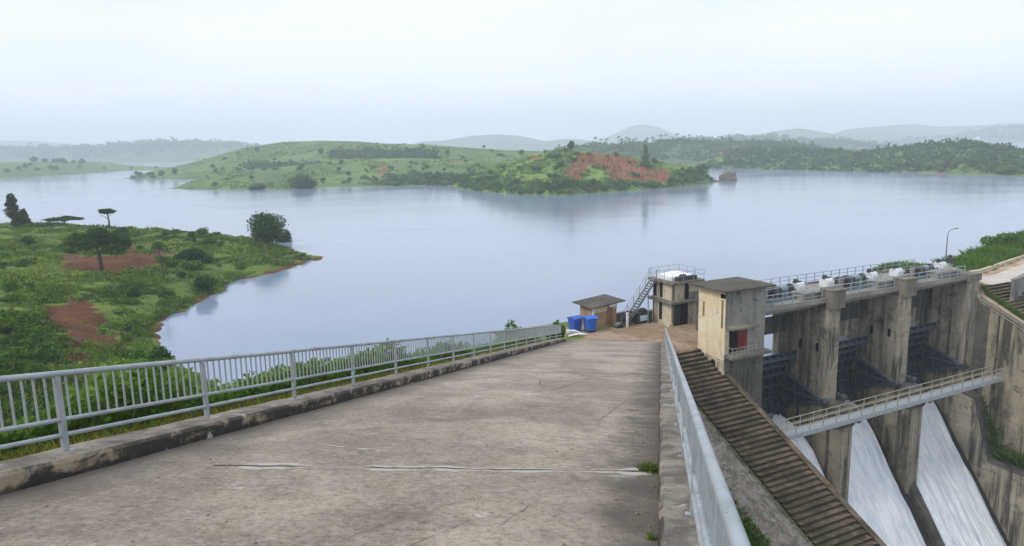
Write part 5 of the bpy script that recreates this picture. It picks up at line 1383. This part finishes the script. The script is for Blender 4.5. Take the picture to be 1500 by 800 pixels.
scatter_trees(B_J, pr5, [(1050, 230, 1300, 250, 34), (1290, 232, 1500, 258, 40), (1295, 246, 1500, 258, 34), (1050, 240, 1150, 247, 8)], .45, .9, us)
for px in (872, 880, 889, 906, 918, 931, 948, 956, 968, 975, 992, 1010):
    cy = lerp(H_CR, px); q = at_y(px, cy+1.5, 895); g = drop(B_H, q[0], q[1]); k = q[1]/FPX
    if g is None: continue
    t = empty('palm_tree', g-Vector((0, 0, .5)), random.uniform(0, 6), 'far palm standing out on the wooded ridge above the island', 'tree', 'palms on the ridge')
    hh = random.uniform(8, 13)*k; trunk_mesh(hh, .35, random.uniform(-.05, .05), 0, 1, t, .01); palm_fronds(t, (0, 0, hh), 9, random.uniform(3.2, 4.4)*k, 1.0*k, .9, M_LEAFID)

def hill_scrub(surface, x0, x1, y0, y1, n, size, fq, thr, label):
    CV = []
    for _ in range(n):
        p = hit(surface, random.uniform(x0, x1), random.uniform(y0, y1))
        if p is None or p.z < WZ+.4: continue
        hN = fbm(p.x, p.y, fq, 4, 6.0)
        if hN < thr: continue
        for _k in range(3): CV.append((p.x+random.gauss(0, size), p.y+random.gauss(0, size), p.z+random.uniform(0, .3+1.6*max(0, hN)), .3+hN*.9+random.gauss(0, .13)))
    CV = np.array(CV); V, Fq = leaf_quads(CV[:, :3], size); o = np_mesh('scrub', V, Fq, M_LEAFI, None, {'tone': np.repeat(np.clip(CV[:, 3], 0, 1), 4)}); tag(o, label, 'scrub', kind='stuff')
hill_scrub(B_A, 260, 800, 231, 277, 7000, .55, .035, .02, 'low scrub growing over the green hill left of the island')
hill_scrub(B_B, 190, 800, 206, 256, 5000, .8, .02, .05, 'low scrub growing over the smooth rounded hill')
# ---- far woods, each ridge one mass
def wood(surface, crest, x0, x1, dy, n, size, label, y0=0):
    P = []
    for _ in range(n):
        px = random.uniform(x0, x1); py = (lerp(crest, px)+.3 if crest else 0)+dy*random.random()**(2.2 if crest else 1)+(y0 or 0); p = hit(surface, px, py)
        if p is not None and (not crest or fbm(px, py*4, .03, 3, 7.0) > -.12 or random.random() < .25): P.append(p)
    if not P: return
    C = []; T = []; S = []
    for p in P:
        h = size*random.choice((.5, .6, .7, .8, 1.15))*random.uniform(.7, 1.15); tn = random.uniform(.2, .7); wd = random.uniform(.35, .75)*size
        for _ in range(16):
            f = random.random(); C.append((p.x+random.gauss(0, .8)*wd*(1-.6*f*f), p.y+random.gauss(0, .8)*wd, p.z+h*f*.9-size*.15)); T.append(min(1, max(0, tn+random.gauss(0, .12)))); S.append(size*.27)
    V, Fq = leaf_quads(np.array(C), np.array(S)); o = np_mesh('woodland', V, Fq, M_WOOD, None, {'tone': np.repeat(np.array(T), 4)}); tag(o, label, 'woodland', kind='stuff')
wood(bvh(leftD), D_CR, 0, 430, 16, 900, 15, 'misty wooded ridge at the far left')
wood(B_H, H_CR, 800, 1200, 28, 1100, 7, 'wooded ridge behind the island')
wood(bvh(ridgeI), I_CR, 980, 1380, 14, 900, 11, 'blue wooded ridge right of the palms')
wood(B_J, J_CR, 1040, 1500, 34, 1100, 5.5, 'dense wood on the far right shore')
wood(bvh(farN), N_CR, 1300, 1500, 16, 400, 18, 'hazy wooded mountain at the far right')
wood(B_B, None, 480, 640, 11, 260, 5.5, 'dark strip of bushes across the rounded hill', 222)
wood(B_B, None, 355, 475, 7, 110, 4.5, 'row of bushes on the shoulder of the rounded hill', 240)
wood(B_A, None, 560, 700, 14, 150, 4.0, 'scrub along the shore of the green hill', 257)
# tiny pale houses on the far right mountain
for px, py, lb in [(1432, 204, 'tiny pale far house low on the right mountain'), (1464, 190, 'tiny pale far house high on the right mountain')]:
    q = hit(bvh(farN), px, py)
    if q:
        t = empty('house', q, .4, lb, 'house'); m = MB(); m.box(-5, 5, -4, 4, -3, 5); m.build('wall', M_WHITE, t)
        m = MB(); m.prism([(-5, 5), (5, 5), (0, 8)], 0, -5.5, 5.5); m.build('roof', M_WHITE, t)

# ================================================================== HAZE
mh = bpy.data.materials.new('haze_air'); mh.use_nodes = True; hn = mh.node_tree; hn.nodes.clear()
ho = hn.nodes.new('ShaderNodeOutputMaterial'); hv = hn.nodes.new('ShaderNodeVolumePrincipled')
hv.inputs['Color'].default_value = (.85, .925, 1.0, 1); hv.inputs['Density'].default_value = .00043; hv.inputs['Anisotropy'].default_value = 0.0
hn.links.new(hv.outputs[0], ho.inputs['Volume'])
m = MB(); m.box(-5600, 5600, -700, 5600, -54, 190); o = m.build('haze', mh); tag(o, kind='stuff')
sc.cycles.volume_step_rate = 10; sc.cycles.volume_max_steps = 64
